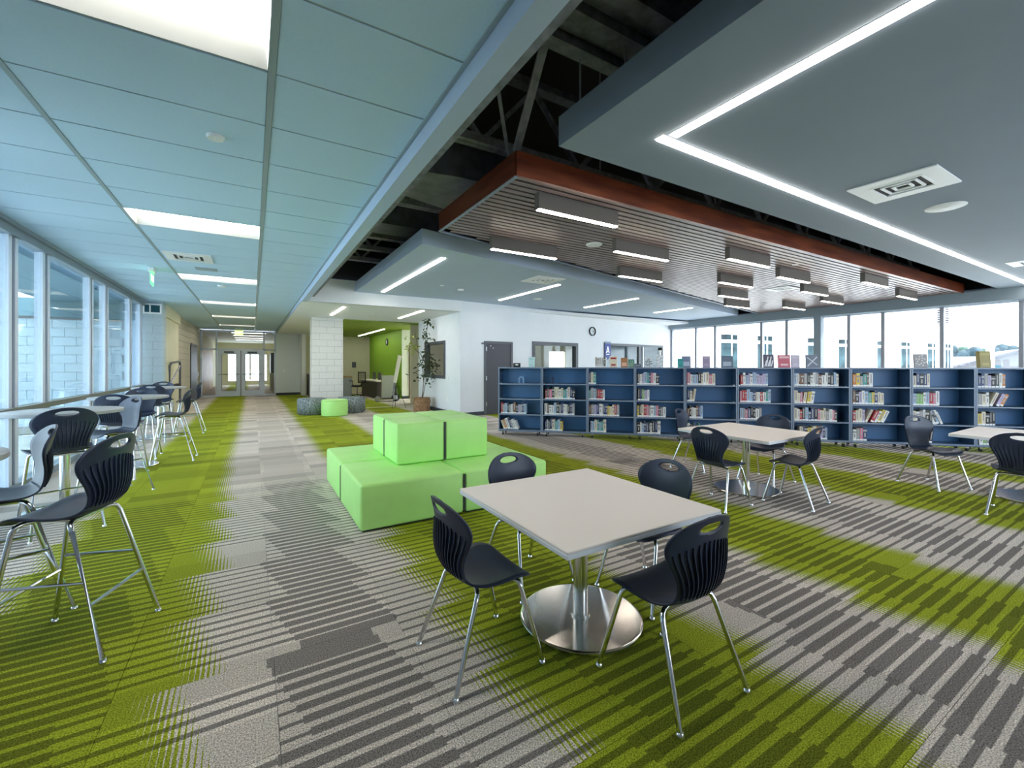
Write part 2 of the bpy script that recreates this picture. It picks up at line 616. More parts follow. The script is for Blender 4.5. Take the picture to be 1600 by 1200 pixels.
# ---- left ceiling: lay-in panels 1.22 x 0.61
cl = MB()
cl.box(-2.5, -3.6, 3.16, 0.97, 23.6, 3.22)
ceil = struct(cl.build('ceiling', M_WHITE))
LIGHT_Y = [2.07, 5.73, 9.39, 13.05, 16.71, 20.37]
tee = MB()
for x, w in ((-1.13, 0.03), (0.09, 0.036)):
    tee.box(x - w / 2, -3.6, 3.026, x + w / 2, 23.6, 3.05)
tee.box(0.945, -3.6, 3.02, 0.968, 23.6, 3.05)
tee.box(-2.42, -3.6, 3.02, -2.32, 23.6, 3.05)
yrow = []
y = -3.42
while y < 23.6:
    yrow.append(round(y, 3))
    y += 0.61
for y in yrow:
    tee.box(-2.4, y - 0.006, 3.034, 0.95, y + 0.006, 3.05)
tee.build('ceiling_grid', M_TEE, ceil)
pm = {}
for x0, x1 in ((-2.33, -1.147), (-1.113, 0.070), (0.110, 0.946)):
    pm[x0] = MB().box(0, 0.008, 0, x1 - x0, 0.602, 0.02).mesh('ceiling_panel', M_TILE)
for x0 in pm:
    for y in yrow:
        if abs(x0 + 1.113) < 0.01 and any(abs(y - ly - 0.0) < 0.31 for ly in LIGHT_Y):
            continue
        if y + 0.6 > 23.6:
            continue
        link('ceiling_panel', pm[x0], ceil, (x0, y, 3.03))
# recessed trough lights
def trough(y, label):
    t = thing('trough_light', label, 'ceiling light', (-1.113, y, 3.03), 0, 'trough lights in the panel ceiling')
    w, l = 1.183, 0.594
    m = MB()
    zt = 0.085
    m.add([(0, 0.006, 0), (w, 0.006, 0), (w, l, 0), (0, l, 0), (0.02, 0.20, zt), (w - 0.02, 0.20, zt), (w - 0.02, 0.40, zt), (0.02, 0.40, zt)],
          [(0, 1, 5, 4), (1, 2, 6, 5), (2, 3, 7, 6), (3, 0, 4, 7), (4, 5, 6, 7)])
    m.build('housing', M_WHITE, t)
    m = MB()
    m.box(0.03, 0.215, zt - 0.022, w - 0.03, 0.385, zt - 0.004)
    m.build('lens', M_LEDT, t)
near = ['nearest', 'second nearest', 'third nearest', 'fourth nearest', 'fifth nearest', 'farthest']
for k, y in enumerate(LIGHT_Y):
    trough(y, near[k] + ' warm trough light recessed in the white panel ceiling')

# ---- bulkhead between the panel ceiling and the open plenum
bk = MB()
bk.box(0.97, -3.6, 2.91, 1.09, 11.05, 2.935)
bk.box(0.97, -3.6, 2.935, 0.985, 23.6, 3.2)
bk.box(1.075, -3.6, 2.935, 1.09, 11.05, 3.75)
struct(bk.build('trim_1', M_CLOUD))
ang = MB()
ang.box(1.095, -3.6, 3.02, 1.22, 10.9, 3.36)
struct(ang.build('trim_2', M_STEEL))
# ---- dropped soffit over the passage to the office, with its fascia
sf = MB()
sf.box(0.985, 11.05, 2.93, 4.97, 14.9, 2.99)
sf.box(0.985, 14.9, 2.93, 2.56, 24.4, 2.99)
sf.box(1.09, 11.03, 2.93, 5.0, 11.12, 3.50)
struct(sf.build('ceiling', M_WHITE))
sf = MB()
sf.box(2.56, 14.9, 2.95, 7.4, 24.2, 3.02)
struct(sf.build('ceiling', M_GREENC))
sf = MB()
sf.box(2.56, 14.82, 2.90, 4.95, 14.93, 2.929)
struct(sf.build('trim_3', M_GREENC))

# ---- roof deck and steel over the plenum
rd = MB()
rd.box(0.9, -3.6, 5.2, 15.6, 13.2, 5.3)
rd.box(0.9, 11.2, 3.5, 15.6, 11.3, 5.2)
rd.box(0.85, -3.6, 3.2, 0.9, 13.2, 5.2)
rd.box(15.25, -3.6, 3.26, 15.35, 13.2, 5.2)
rd.box(0.9, -3.7, 3.2, 15.6, -3.6, 5.2)
struct(rd.build('ceiling', M_BLACK))
def joist(y, label, zb=3.9, zt=4.75):
    t = thing('roof_joist', label, 'steel joist', (0.9, y, 0), 0, 'open web joists in the dark plenum')
    m = MB()
    m.box(0.3, -0.075, zb, 14.2, -0.01, zb + 0.09)
    m.box(0.3, 0.01, zb, 14.2, 0.075, zb + 0.09)
    m.build('bottom_chord', M_STEELB, t)
    m = MB()
    m.box(0.2, -0.07, zt, 14.2, 0.07, zt + 0.08)
    m.build('top_chord', M_STEEL, t)
    x = 0.6
    k = 0
    while x < 13.4:
        m = MB()
        if k % 2:
            m.beam((x, 0, zb + 0.06), (x + 0.7, 0, zt), 0.05, 0.05)
        else:
            m.beam((x, 0, zt), (x + 0.7, 0, zb + 0.06), 0.05, 0.05)
        m.build('web', M_STEELB, t)
        x += 0.7
        k += 1
for k, y in enumerate((0.55, 4.33, 6.55, 8.55, 9.5, 10.6)):
    joist(y, ORD[k] + ' grey open web joist from the camera in the dark plenum')
m = MB()
for k, (yy, z) in enumerate(((2.10, 3.95), (2.24, 4.02), (2.38, 3.95), (2.52, 4.02), (2.66, 3.95))):
    m.box(1.2, yy, z, 14.6, yy + 0.125, z + 0.20)
dk = tag(m.build('ribbed_beam', M_STEEL), 'wide grey ribbed steel beam crossing the dark plenum above the grey cloud', 'beam')
def brace(p0, p1, w, label):
    m = MB()
    m.beam(p0, p1, w, w * 0.35)
    m.beam((p0[0] + 0.0, p0[1] + w * 0.4, p0[2]), (p1[0], p1[1] + w * 0.4, p1[2]), w * 0.3, w)
    tag(m.build('diagonal_brace', M_STEELB), label, 'brace')
brace((2.02, 2.50, 4.6), (2.22, 3.62, 3.55), 0.075, 'long pale diagonal brace rising from the corner of the wood slat ceiling')
brace((1.7, 3.3, 4.6), (2.3, 3.9, 3.6), 0.035, 'thin pale diagonal rod left of the long diagonal brace')
# rods that carry the ceiling clouds
rods = [(2.5, 2.45, 3.46), (2.75, 2.3, 3.46), (2.3, 2.75, 3.46), (2.3, 5.1, 3.42), (2.35, 5.9, 3.44), (3.2, 3.5, 3.42), (5.2, 3.5, 3.42), (7.6, 3.5, 3.42), (9.9, 3.5, 3.42)]
rodm = MB().tube([(0, 0, 0), (0, 0, 1.6)], 0.008, 6).mesh('hanger_rod', M_STEELB)
rl = ['hanger rod above the grey cloud, right one of the pair', 'hanger rod above the grey cloud, farthest right', 'hanger rod nearest the corner of the grey cloud', 'hanger rod beside the far corner of the wood ceiling', 'hanger rod above the far white cloud',
      'first hanger rod along the near edge of the wood ceiling', 'second hanger rod along the near edge of the wood ceiling', 'third hanger rod along the near edge of the wood ceiling', 'fourth hanger rod along the near edge of the wood ceiling']
for k, p in enumerate(rods):
    tag(link('hanger_rod', rodm, None, p), rl[k], 'hanger rod', 'rods hanging the ceiling clouds')
# ducts
m = MB()
m.prism([(1.25, 4.75), (2.05, 4.6), (3.3, 4.6), (3.3, 5.55), (2.6, 5.75), (1.25, 5.35)], 3.62, 4.05)
tag(m.build('air_duct', M_DUCT), 'large grey angular duct behind the left end of the wood ceiling', 'duct')
m = MB()
m.box(1.3, 7.1, 3.75, 9.0, 7.7, 4.15)
tag(m.build('air_duct', M_DUCT), 'long grey rectangular duct crossing the plenum above the white cloud', 'duct')
m = MB()
m.lathe([(0.0, 0), (0.26, 0), (0.26, 11.5), (0, 11.5)], 20, mtx=Matrix.Translation((3.6, 3.12, 4.02)) @ Matrix.Rotation(PI / 2, 4, 'Y'))
tag(m.build('round_duct', M_DUCT), 'round grey duct in the gap between wood ceiling and grey cloud', 'duct')
for k, (x, y) in enumerate(((5.6, 3.0), (9.2, 3.1))):
    m = MB()
    for q in range(7):
        m.box(x + q * 0.09, y - 0.2, 3.62, x + q * 0.09 + 0.045, y + 0.2, 3.66)
    tag(m.build('cable_tray', M_STEELB), ('nearer' if k == 0 else 'farther') + ' slotted grey cable tray between wood ceiling and grey cloud', 'cable tray')

# ---- ceiling clouds
def cloud(name, poly, z0, z1, m_, label):
    t = thing(name, label, 'ceiling cloud', (poly[0][0], poly[0][1], z0))
    m = MB()
    ox, oy = poly[0]
    m.prism([(x - ox, y - oy) for x, y in poly], 0, z1 - z0)
    m.build('slab', m_, t)
    return t
def ydiag(x):
    return 5.36 + (x - 2.12) * (8.35 - 5.36) / (14.7 - 2.12)
CW = cloud('ceiling_cloud', [(2.14, 6.14), (15.0, 9.17), (15.0, 12.4), (12.0, 12.0), (5.0, 11.12), (2.14, 11.05)], H_CLOUD, 3.46, M_CLOUD,
           'far pale grey ceiling cloud with four slot lights above the back wall')
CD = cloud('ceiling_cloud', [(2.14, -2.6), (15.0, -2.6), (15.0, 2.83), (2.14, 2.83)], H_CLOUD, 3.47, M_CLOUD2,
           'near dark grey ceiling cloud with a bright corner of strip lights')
# wood slat ceiling
WX, WY = 2.12, 3.44
t = thing('slat_ceiling', 'suspended wood slat ceiling panel with cherry red fascia and box lights', 'ceiling panel', (WX, WY, H_CLOUD))
m = MB()
m.box(-0.02, -0.025, -0.02, 12.93, 0.0, 0.21)
m.build('fascia', M_RED, t)
m = MB()
m.box(-0.025, 0.0, -0.02, 0.0, ydiag(WX) - WY, 0.21)
m.build('fascia', M_RED2, t)
m = MB()
m.box(-0.03, 0, -0.027, 0.012, ydiag(WX) - WY + 0.02, -0.02)
m.beam((0, ydiag(WX) - WY + 0.02, -0.018), (12.9, ydiag(15.0) - WY + 0.02, -0.018), 0.03, 0.02)
m.build('edge_trim', M_CASEL, t)
m = MB()
m.prism([(0, 0), (12.9, 0), (12.9, ydiag(15.0) - WY), (0, ydiag(WX) - WY)], 0.03, 0.05)
m.build('backing', M_BLACK, t)
y = 0.0
while y < ydiag(15.0) - WY - 0.05:
    x0 = max(0.0, (y + 0.09 + WY - 5.36) * (14.7 - 2.12) / (8.35 - 5.36))
    if x0 < 12.8:
        MB().box(x0, y + 0.015, -0.006, 12.9, y + 0.085, 0.003).build('slat', M_SLAT, t)
    y += 0.1035

# box lights under the slats
BX = [(3.06, 3.62), (3.37, 5.20), (4.92, 4.42), (6.2, 5.62), (6.7, 3.86), (8.3, 5.06), (9.8, 6.05), (11.5, 7.0), (8.75, 4.2), (10.85, 4.78), (12.77, 5.24), (10.67, 3.62), (13.4, 3.95), (13.2, 6.36)]
BN = ['nearest box light under the wood slats, beside the red corner', 'box light at the left far edge of the wood slat ceiling', 'box light under the slats right of the white round detector', 'box light at the far slat edge right of the detector',
      'long box light near the red fascia in mid ceiling', 'box light in the middle of the wood slat ceiling', 'upper of three stacked box lights above the far windows', 'lowest of the stacked box lights, at the far slat edge',
      'box light under slats, second along the red fascia side', 'box light beyond it towards the steel window column', 'box light just above the steel window column', 'box light third along the red fascia side',
      'rightmost box light, just above the window beam', 'small far box light left above the steel window column']
bl = MB()
bl.box(-0.55, -0.03, -0.175, 0.55, 0.05, 0.0)
bl_me = bl.mesh('housing', M_FIX)
ln = MB()
ln.box(-0.548, -0.032, -0.186, 0.548, 0.022, -0.174)
ln_me = ln.mesh('lens', M_LED)
for k, (x, y) in enumerate(BX):
    t = thing('box_light', BN[k], 'ceiling light', (x, y + 0.06, H_CLOUD - 0.006), 0, 'box lights under the wood slats')
    link('housing', bl_me, t)
    link('lens', ln_me, t)
# slot lights in clouds and soffit
def slot(x, y0, y1, z, label, grp, along='y', w=0.075, m_=None):
    t = thing('slot_light', label, 'ceiling light', (x, y0, z), 0, grp)
    L_ = y1 - y0
    if along == 'y':
        MB().box(-w / 2 - 0.012, -0.012, -0.003, w / 2 + 0.012, L_ + 0.012, 0.012).build('frame', M_WPL, t)
        m = MB()
        m.prism([(-w / 2, 0), (w / 2, 0), (w / 2, L_), (-w / 2, L_)], -0.014, -0.001)
        m.build('lens', m_ or M_LEDC, t)
    else:
        MB().box(-0.012, -w / 2 - 0.012, -0.003, L_ + 0.012, w / 2 + 0.012, 0.012).build('frame', M_WPL, t)
        m = MB()
        m.prism([(0, -w / 2), (L_, -w / 2), (L_, w / 2), (0, w / 2)], -0.014, -0.001)
        m.build('lens', m_ or M_LEDC, t)
GS = 'slot lights in the far white cloud'
slot(2.72, 6.75, 10.65, H_CLOUD, 'longest slot light, leftmost in the far pale cloud', GS)
slot(5.82, 7.68, 10.37, H_CLOUD, 'slot light beside the square vent in the far pale cloud', GS)
slot(8.82, 8.18, 10.33, H_CLOUD, 'slot light above the wall clock in the far pale cloud', GS)
slot(11.73, 8.67, 10.13, H_CLOUD, 'shortest slot light, rightmost in the far pale cloud', GS)
slot(2.0, 11.65, 13.75, 2.93, 'slot light in the soffit above the white block pillar', 'slot lights in the passage soffit')
slot(3.98, 11.35, 13.6, 2.93, 'slot light in the soffit above the leaning plant', 'slot lights in the passage soffit')
slot(4.72, 18.3, 23.3, 2.95, 'slot light in the green office ceiling', 'slot lights in the passage soffit')
slot(2.73, 0, 12.25, H_CLOUD, 'long strip light crossing the near dark grey cloud', 'strip lights of the near cloud', 'x', 0.065)
bpy.data.objects[[o.name for o in bpy.data.objects if o.get('label') == 'long strip light crossing the near dark grey cloud'][0]].location = (2.73, 2.31, H_CLOUD)
slot(2.80, 0.1, 2.23, H_CLOUD, 'strip light running towards the camera in the dark grey cloud', 'strip lights of the near cloud', 'y', 0.065)

# ---- vents, discs, detectors
def vent(x, y, z, s, label, sy=None, core=0.58, off=(0, 0), dark=False):
    sy = sy or s
    t = thing('ceiling_vent', label, 'air vent', (x, y, z), 0)
    m = MB()
    c = core
    m.box(-s / 2, -sy / 2, -0.012, s / 2, -sy * c / 2, 0)
    m.box(-s / 2, sy * c / 2, -0.012, s / 2, sy / 2, 0)
    m.box(-s / 2, -sy * c / 2, -0.012, -s * c / 2, sy * c / 2, 0)
    m.box(s * c / 2, -sy * c / 2, -0.012, s / 2, sy * c / 2, 0)
    m.build('frame', M_WPL, t)
    MB().box(-s * c / 2, -sy * c / 2, -0.003, s * c / 2, sy * c / 2, 0).build('backing', M_DARKSLOT, t)
    for q in range(3):
        f = 1 - q * 0.34
        a, b_ = s * c / 2 * f, sy * c / 2 * f
        g_ = MB()
        for p0, p1 in (((-a, -b_), (a, -b_)), ((a, -b_), (a, b_)), ((a, b_), (-a, b_)), ((-a, b_), (-a, -b_))):
            g_.beam((p0[0], p0[1], -0.010), (p1[0], p1[1], -0.010), 0.020, 0.014)
        g_.build('louvre', M_WPL, t)
vent(5.54, 1.69, H_CLOUD, 0.68, 'large white square vent in the near dark grey cloud')
vent(11.55, 1.75, H_CLOUD, 0.60, 'white square vent at the right picture edge in the grey cloud')
vent(5.22, 7.45, H_CLOUD, 0.68, 'white square vent beside a slot light in the far cloud')
vent(10.56, 5.4, H_CLOUD - 0.006, 0.55, 'white square vent flush in the wood slat ceiling')
vent(-0.80, 7.88, 3.03, 0.56, 'white square vent in the left panel ceiling', core=0.66)
def disc(x, y, z, r, label, name='ceiling_speaker', cat='speaker', drop=0.012):
    t = thing(name, label, cat, (x, y, z), 0)
    MB().lathe([(0, -drop), (r * 0.86, -drop), (r, -drop * 0.3), (r, 0)], 28).build('grille', M_DISC, t)
    MB().lathe([(0, -drop - 0.004), (r * 0.16, -drop - 0.004), (r * 0.2, -drop)], 14).build('cap', M_WPL, t)
disc(6.70, 1.67, H_CLOUD, 0.175, 'white round speaker beside the large vent in the dark cloud')
disc(4.31, 4.84, H_CLOUD - 0.006, 0.12, 'white round speaker in the wood slats between box lights', drop=0.02)
disc(-0.22, 3.62, 3.03, 0.055, 'small round detector in the left panel ceiling', 'smoke_detector', 'detector', 0.02)
disc(-0.53, 10.36, 3.03, 0.07, 'small round detector in the panel ceiling near the third trough', 'smoke_detector', 'detector', 0.03)
disc(4.21, 9.37, H_CLOUD, 0.075, 'small round detector in the far cloud, right of its twin disc', 'smoke_detector', 'detector', 0.03)
disc(3.64, 9.13, H_CLOUD, 0.05, 'tiny white disc in the far cloud left of the detector', 'sprinkler_cap', 'sprinkler cap')
disc(6.6, 9.66, H_CLOUD, 0.12, 'flat white disc under the second slot light of the far cloud', 'ceiling_speaker', 'speaker')
disc(8.22, 3.98, H_CLOUD - 0.006, 0.05, 'dark small disc in the slats near the red fascia', 'sprinkler_cap', 'sprinkler cap')
disc(12.6, 6.9, H_CLOUD - 0.006, 0.05, 'small disc at the far end of the wood slats', 'sprinkler_cap', 'sprinkler cap')
disc(3.0, 13.0, 2.93, 0.05, 'small white disc in the passage soffit', 'sprinkler_cap', 'sprinkler cap')
MB_ = MB()
MB_.box(-0.14, -0.10, -0.012, 0.16, 0.10, 0)
tag(MB_.build('ceiling_plate', M_TEE, None, (-0.66, 8.72, 3.03)), 'flat grey plate in the panel ceiling behind the vent', 'plate')

# ---- exit signs
M_EXG = emitter('exit_green', (0.20, 1.0, 0.42), 0.75)
M_EXW = mat('exit_letters', (0.92, 1.0, 0.80), 0.5, emit=(0.9, 1, 0.7), estr=1.2)
def exit_sign(x, y, z, rz, label, green):
    t = thing('exit_sign', label, 'exit sign', (x, y, z), rz)
    MB().box(-0.14, -0.035, -0.06, 0.14, 0.035, 0.0).build('housing', M_WPL, t)
    MB().box(-0.16, -0.006, -0.27, 0.16, 0.006, -0.06).build('panel', green, t)
    for s in (1, -1):
        mt = Matrix.Translation((0, -s * 0.0075, -0.165)) @ Matrix.Rotation(0 if s > 0 else PI, 4, 'Z') @ Matrix.Rotation(PI / 2, 4, 'X')
        text_mesh('EXIT', 0.15, M_EXW, 'lettering', t, mt)
exit_sign(-1.42, 9.15, 3.03, math.radians(92), 'green lit exit sign hanging edge-on from the left ceiling', M_EXG)
exit_sign(-0.52, 22.6, 3.03, 0, 'yellow green lit exit sign above the hall double doors', emitter('exit_yellow_green', (0.55, 0.85, 0.25), 0.8))

# ================================================================== WALLS
# ---- left window wall X = -2.34
w = MB()
w.box(-2.56, -3.8, 0, -2.36, 3.4, 3.2)
w.box(-2.56, 3.4, 2.97, -2.36, 13.85, 3.2)
w.box(-2.56, 13.85, 0, -2.34, 14.3, 3.2)
struct(w.build('wall_left', M_CLOUD))
win = thing('window_1', '', '', (-2.34, 0, 0))
for k_ in ('label', 'category'):
    del win[k_]
struct(win)
fr = MB()
fr.box(-0.06, 3.4, 2.90, 0.06, 13.85, 2.99)
fr.box(-0.02, 3.4, 2.985, 0.10, 13.85, 3.03)
fr.box(-0.06, 3.4, 0.0, 0.05, 13.85, 0.09)
fr.build('frame', M_BEAM, win)
rail = MB()
rail.box(-0.06, 3.4, 0.90, 0.07, 13.85, 0.965)
rail.build('rail', mat('olive_grey_rail', (0.20, 0.205, 0.17), 0.4, 0.2), win)
MY = [3.55, 5.22, 7.10, 8.01, 9.86, 10.75, 12.58, 13.60]
mu = MB()
mu.box(-0.06, -0.115, 0, 0.02, -0.035, 2.92)
mu.box(-0.06, 0.035, 0, 0.02, 0.115, 2.92)
mu_me = mu.mesh('mullion', M_ALU)
gk = MB()
gk.box(-0.05, -0.036, 0, 0.0, 0.036, 2.92)
gk_me = gk.mesh('gasket', M_ALUD)
for y in MY:
    q = link('mullion', mu_me, win, (0, y, 0))
    link('gasket', gk_me, q)
ys = [3.4] + MY + [13.85]
for a, b_ in zip(ys, ys[1:]):
    MB().box(-0.006, a, 0.05, 0.006, b_, 2.95).build('pane', M_GLASST, win)

# ---- outdoor block wall, canopy and ground seen through it
t = thing('outdoor_wall', 'pale concrete block wall outside the left windows', 'block wall', (-2.42, 13.9, 0))
MB().box(-4.6, 0.03, -0.1, 0, 0.2, 2.54).build('mortar', M_MORT, t)
bw, bh = 0.405, 0.203
bo = MB().box(0.004, 0, 0.004, bw - 0.004, 0.12, bh - 0.004).mesh('block', M_BLOCKO)
for r in range(12):
    for c in range(11):
        x = -4.55 + c * bw + (bw / 2 if r % 2 else 0)
        if x + bw > 0.0:
            continue
        link('block', bo, t, (x, 0, r * bh + 0.06))
cp = MB()
cp.box(-4.0, 1.0, 2.9, -2.6, 14.2, 3.0)
cp.box(-6.95, 13.8, 2.54, -2.45, 14.2, 2.95)
tag(cp.build('canopy', mat('teal_canopy', (0.09, 0.17, 0.21), 0.5)), 'dark teal canopy over the outdoor strip beside the left windows', 'canopy')
gr = MB()
gr.box(-40, -20, -0.25, -2.6, 60, -0.12)
gr.box(15.5, -20, -0.25, 150, 120, -0.12)
struct(gr.build('ground', mat('outdoor_ground', (0.56, 0.57, 0.57), 0.9, noise_amt=0.1, noise_scale=1)))

# ---- block pilaster at the end of the left windows
def block_pier(name, label, x0, y0, x1, y1, z1, m_, bw, rows, kind=None):
    t = thing(name, label, 'pillar', (x0, y0, 0))
    W, D = x1 - x0, y1 - y0
    MB().box(0.008, 0.008, 0, W - 0.008, D - 0.008, z1).build('mortar_core', M_MORT, t)
    bh = 0.2032
    for r in range(rows):
        za, zb = r * bh, min((r + 1) * bh, z1)
        if zb - za < 0.03:
            continue
        xs = [0.0]
        x = bw if r % 2 == 0 else bw / 2
        while x < W - 0.03:
            xs.append(x)
            x += bw
        xs.append(W)
        for a, b_ in zip(xs, xs[1:]):
            MB().box(a + 0.003, 0, za + 0.003, b_ - 0.003, D, zb - 0.003).build('block', m_, t)
    return t
block_pier('block_pilaster', 'grey block pilaster at the end of the left window wall', -2.34, 13.85, -1.93, 14.3, 3.03, M_BLOCKO, 0.41, 15)
t = thing('high_window', 'small two-pane high window on top of the grey block pilaster', 'window', (-2.32, 13.83, 2.72))
m = MB()
m.box(0, -0.02, 0, 0.36, 0.02, 0.035)
m.box(0, -0.02, 0.215, 0.36, 0.02, 0.25)
m.box(0, -0.02, 0.035, 0.03, 0.02, 0.215)
m.box(0.33, -0.02, 0.035, 0.36, 0.02, 0.215)
m.box(0.125, -0.02, 0.035, 0.15, 0.02, 0.215)
m.build('frame', M_WPL, t)
M_TEAL = mat('teal_glass', (0.02, 0.09, 0.12), 0.1)
MB().box(0.03, -0.005, 0.035, 0.125, 0.01, 0.215).build('pane', M_TEAL, t)
MB().box(0.15, -0.005, 0.035, 0.33, 0.01, 0.215).build('pane', M_TEAL, t)
block_pier('block_pillar', 'white painted block pillar beside the passage to the green office', 1.57, 14.7, 2.49, 15.2, 2.93, M_BLOCK, 0.44, 15)

# ---- hall: left wall, end storefront
w = MB()
w.box(-2.3, 14.3, 0, -2.0, 17.1, 3.2)
w.box(-2.3, 14.3, 2.72, -1.95, 17.1, 3.2)
struct(w.build('wall_hall', M_CREAM))
w = MB()
w.box(-2.3, 17.1, 0, -2.02, 23.6, 3.2)
wt = struct(w.build('wall_hall', M_MORT))
m = MB()
for (ya, yb) in ((17.1, 20.0), (22.15, 23.6)):
    for r in range(15):
        y = ya - (0.2 if r % 2 else 0)
        while y < yb - 0.02:
            a, b_ = max(y, ya), min(y + 0.406, yb)
            if b_ - a > 0.04:
                m.box(-2.03, a + 0.004, r * 0.203 + 0.004, -2.0, b_ - 0.004, r * 0.203 + 0.199)
            y += 0.406
for r in range(10, 15):
    m.box(-2.03, 20.0, r * 0.203 + 0.25, -2.0, 22.15, r * 0.203 + 0.445)
stuff(m.build('blocks', M_BLOCKT, wt))
d = MB()
d.box(-2.02, 20.05, 0, -1.97, 22.1, 2.2)
dr = struct(d.build('door_1', M_DOOR))
MB().box(-1.97, 20.05, 2.2, -1.955, 22.1, 2.27).build('frame', M_FRAME, dr)
MB().beam((-1.93, 21.8, 1.0), (-1.93, 21.8, 1.15), 0.03, 0.03).build('handle', M_CHROME, dr)
# dark frame object by the hall wall
t = thing('frame_rack', 'dark metal frame with diagonal brace standing at the hall wall', 'rack', (-1.9, 14.6, 0))
m = MB()
m.tube([(0, 0, 0), (0, 0, 1.42), (0.02, 0.1, 1.5), (0.05, 1.4, 1.55), (0.05, 1.5, 1.45), (0.05, 1.5, 0)], 0.03, 8)
m.build('frame', M_FRAME, t)
MB().tube([(0.02, 0.05, 0.95), (0.05, 1.45, 1.42)], 0.025, 8).build('brace', M_STEELB, t)
MB().box(-0.02, 0.05, 0.78, 0.05, 1.4, 0.9).build('cross_panel', M_BLACK, t)

# ---- storefront with double doors at the hall end (Y = 23.6)
t = thing('window_2', '', '', (0, 23.6, 0))
for k_ in ('label', 'category'):
    del t[k_]
struct(t)
m = MB()
for x in (-1.96, -1.40, 0.46, 0.92):
    m.box(x - 0.035, -0.05, 0, x + 0.035, 0.05, 3.03)
m.box(-1.99, -0.05, 2.12, 0.95, 0.05, 2.19)
m.box(-1.99, -0.05, 2.96, 0.95, 0.05, 3.03)
m.box(-1.99, -0.05, 0, -1.40, 0.05, 0.07)
m.box(0.46, -0.05, 0, 0.95, 0.05, 0.07)
m.build('frame', M_ALU, t)
for a, b_, z0, z1 in ((-1.93, -1.43, 0.07, 2.12), (0.49, 0.89, 0.07, 2.12), (-1.93, -1.43, 2.19, 2.96), (-1.37, 0.43, 2.19, 2.96), (0.49, 0.89, 2.19, 2.96)):
    MB().box(a, -0.005, z0, b_, 0.005, z1).build('pane', M_GLASS, t)
for k, (a, b_) in enumerate(((-1.36, -0.48), (-0.45, 0.43))):
    dd = thing('door_%d' % (k + 2), '', '', (0, 23.57, 0))
    for k_ in ('label', 'category'):
        del dd[k_]
    struct(dd)
    m = MB()
    m.box(a, -0.025, 0.01, b_, 0.025, 0.26)
    m.box(a, -0.025, 1.93, b_, 0.025, 2.11)
    m.box(a, -0.025, 0.26, a + 0.16, 0.025, 1.93)
    m.box(b_ - 0.16, -0.025, 0.26, b_, 0.025, 1.93)
    m.build('leaf', M_ALU, dd)
    m = MB()
    for (p0, p1) in (((a + 0.16, 0.26), (a + 0.175, 1.93)), ((b_ - 0.175, 0.26), (b_ - 0.16, 1.93))):
        m.box(p0[0], -0.028, p0[1], p1[0], 0.028, p1[1])
    m.build('glazing_bead', M_FRAME, dd)
    MB().box(a + 0.17, -0.004, 0.26, b_ - 0.17, 0.004, 1.93).build('pane', M_GLASS, dd)
    MB().tube([(a + 0.04, -0.09, 1.02), (b_ - 0.04, -0.09, 1.02)], 0.022, 8).build('push_bar', M_CHROME, dd)
    MB().box(a + 0.25, -0.10, 2.0, b_ - 0.25, -0.025, 2.06).build('closer', M_FRAME, dd)
m = MB()
m.box(-0.48, -0.04, 0.01, -0.45, 0.02, 2.11)
m.build('mullion', M_FRAME, t)
# hall end wall right of the doors, white column, corridor beyond
w = MB()
w.box(0.955, 23.5, 0, 2.0, 23.7, 3.2)
struct(w.build('wall_hall_end', mat('pale_grey_paint', (0.78, 0.84, 0.86), 0.7)))
w = MB()
w.box(0.955, 23.44, 0, 2.0, 23.5, 0.11)
struct(w.build('baseboard_hall_end', M_BASE))
w = MB()
w.box(2.0, 22.6, 0, 2.16, 23.5, 3.0)
struct(w.build('trim_4', M_WHITE))
w = MB()
w.box(1.9, 24.2, 0, 6.2, 24.4, 3.1)
w.box(2.40, 15.2, 0, 2.49, 15.6, 2.95)
struct(w.build('wall_office', M_CREAM))
t = thing('copy_counter', 'dark counter glimpsed between pillar and white hall column', 'counter', (2.25, 20.5, 0))
MB().box(0, 0, 0.0, 0.7, 2.6, 1.0).build('cabinet', M_FRAME, t)
MB().box(-0.02, -0.02, 1.0, 0.72, 2.62, 1.04).build('worktop', M_BARTOP, t)
w = MB()
w.box(-2.4, 23.7, 0, -2.2, 37, 3.1)
w.box(1.6, 23.7, 0, 1.8, 37, 3.1)
w.box(-2.4, 37, 2.2, 1.8, 37.1, 3.1)
w.box(-2.4, 37, 0, -1.5, 37.1, 2.2)
w.box(0.9, 37, 0, 1.8, 37.1, 2.2)
w.box(-1.5, 37, 0, 0.9, 37.1, 0.3)
w.box(-1.0, 37, 0.3, -0.9, 37.1, 2.2)
w.box(-0.2, 37, 0.35, -0.1, 37.1, 2.2)
struct(w.build('wall_corridor', M_CREAM))
w = MB()
w.box(-2.4, 23.7, 3.03, 1.8, 37, 3.1)
struct(w.build('ceiling', M_WHITE))
w = MB()
w.box(-2.195, 26, 0, -2.14, 33, 2.4)
tag(w.build('display_board', mat('orange_wood', (0.50, 0.26, 0.09), 0.5, noise_amt=0.4, noise_scale=3)), 'orange brown wood panel on the corridor wall beyond the glass', 'wall panel')
for k in range(4):
    t = thing('corridor_light', ORD[k] + ' warm light bar on the corridor ceiling beyond the glass doors', 'ceiling light', (-0.9, 25.0 + k * 2.3, 3.03), 0, 'light bars beyond the glass doors')
    MB().box(0, 0, -0.015, 1.5, 0.12, 0).build('housing', M_WPL, t)
    MB().box(0.02, 0.02, -0.02, 1.48, 0.10, -0.015).build('lens', M_LEDW, t)
t = thing('display_case', 'dark display case inside the corridor behind the right side pane', 'display case', (0.85, 27.0, 0))
MB().box(0, 0, 0, 0.6, 1.6, 1.0).build('base', M_BLOCKT, t)
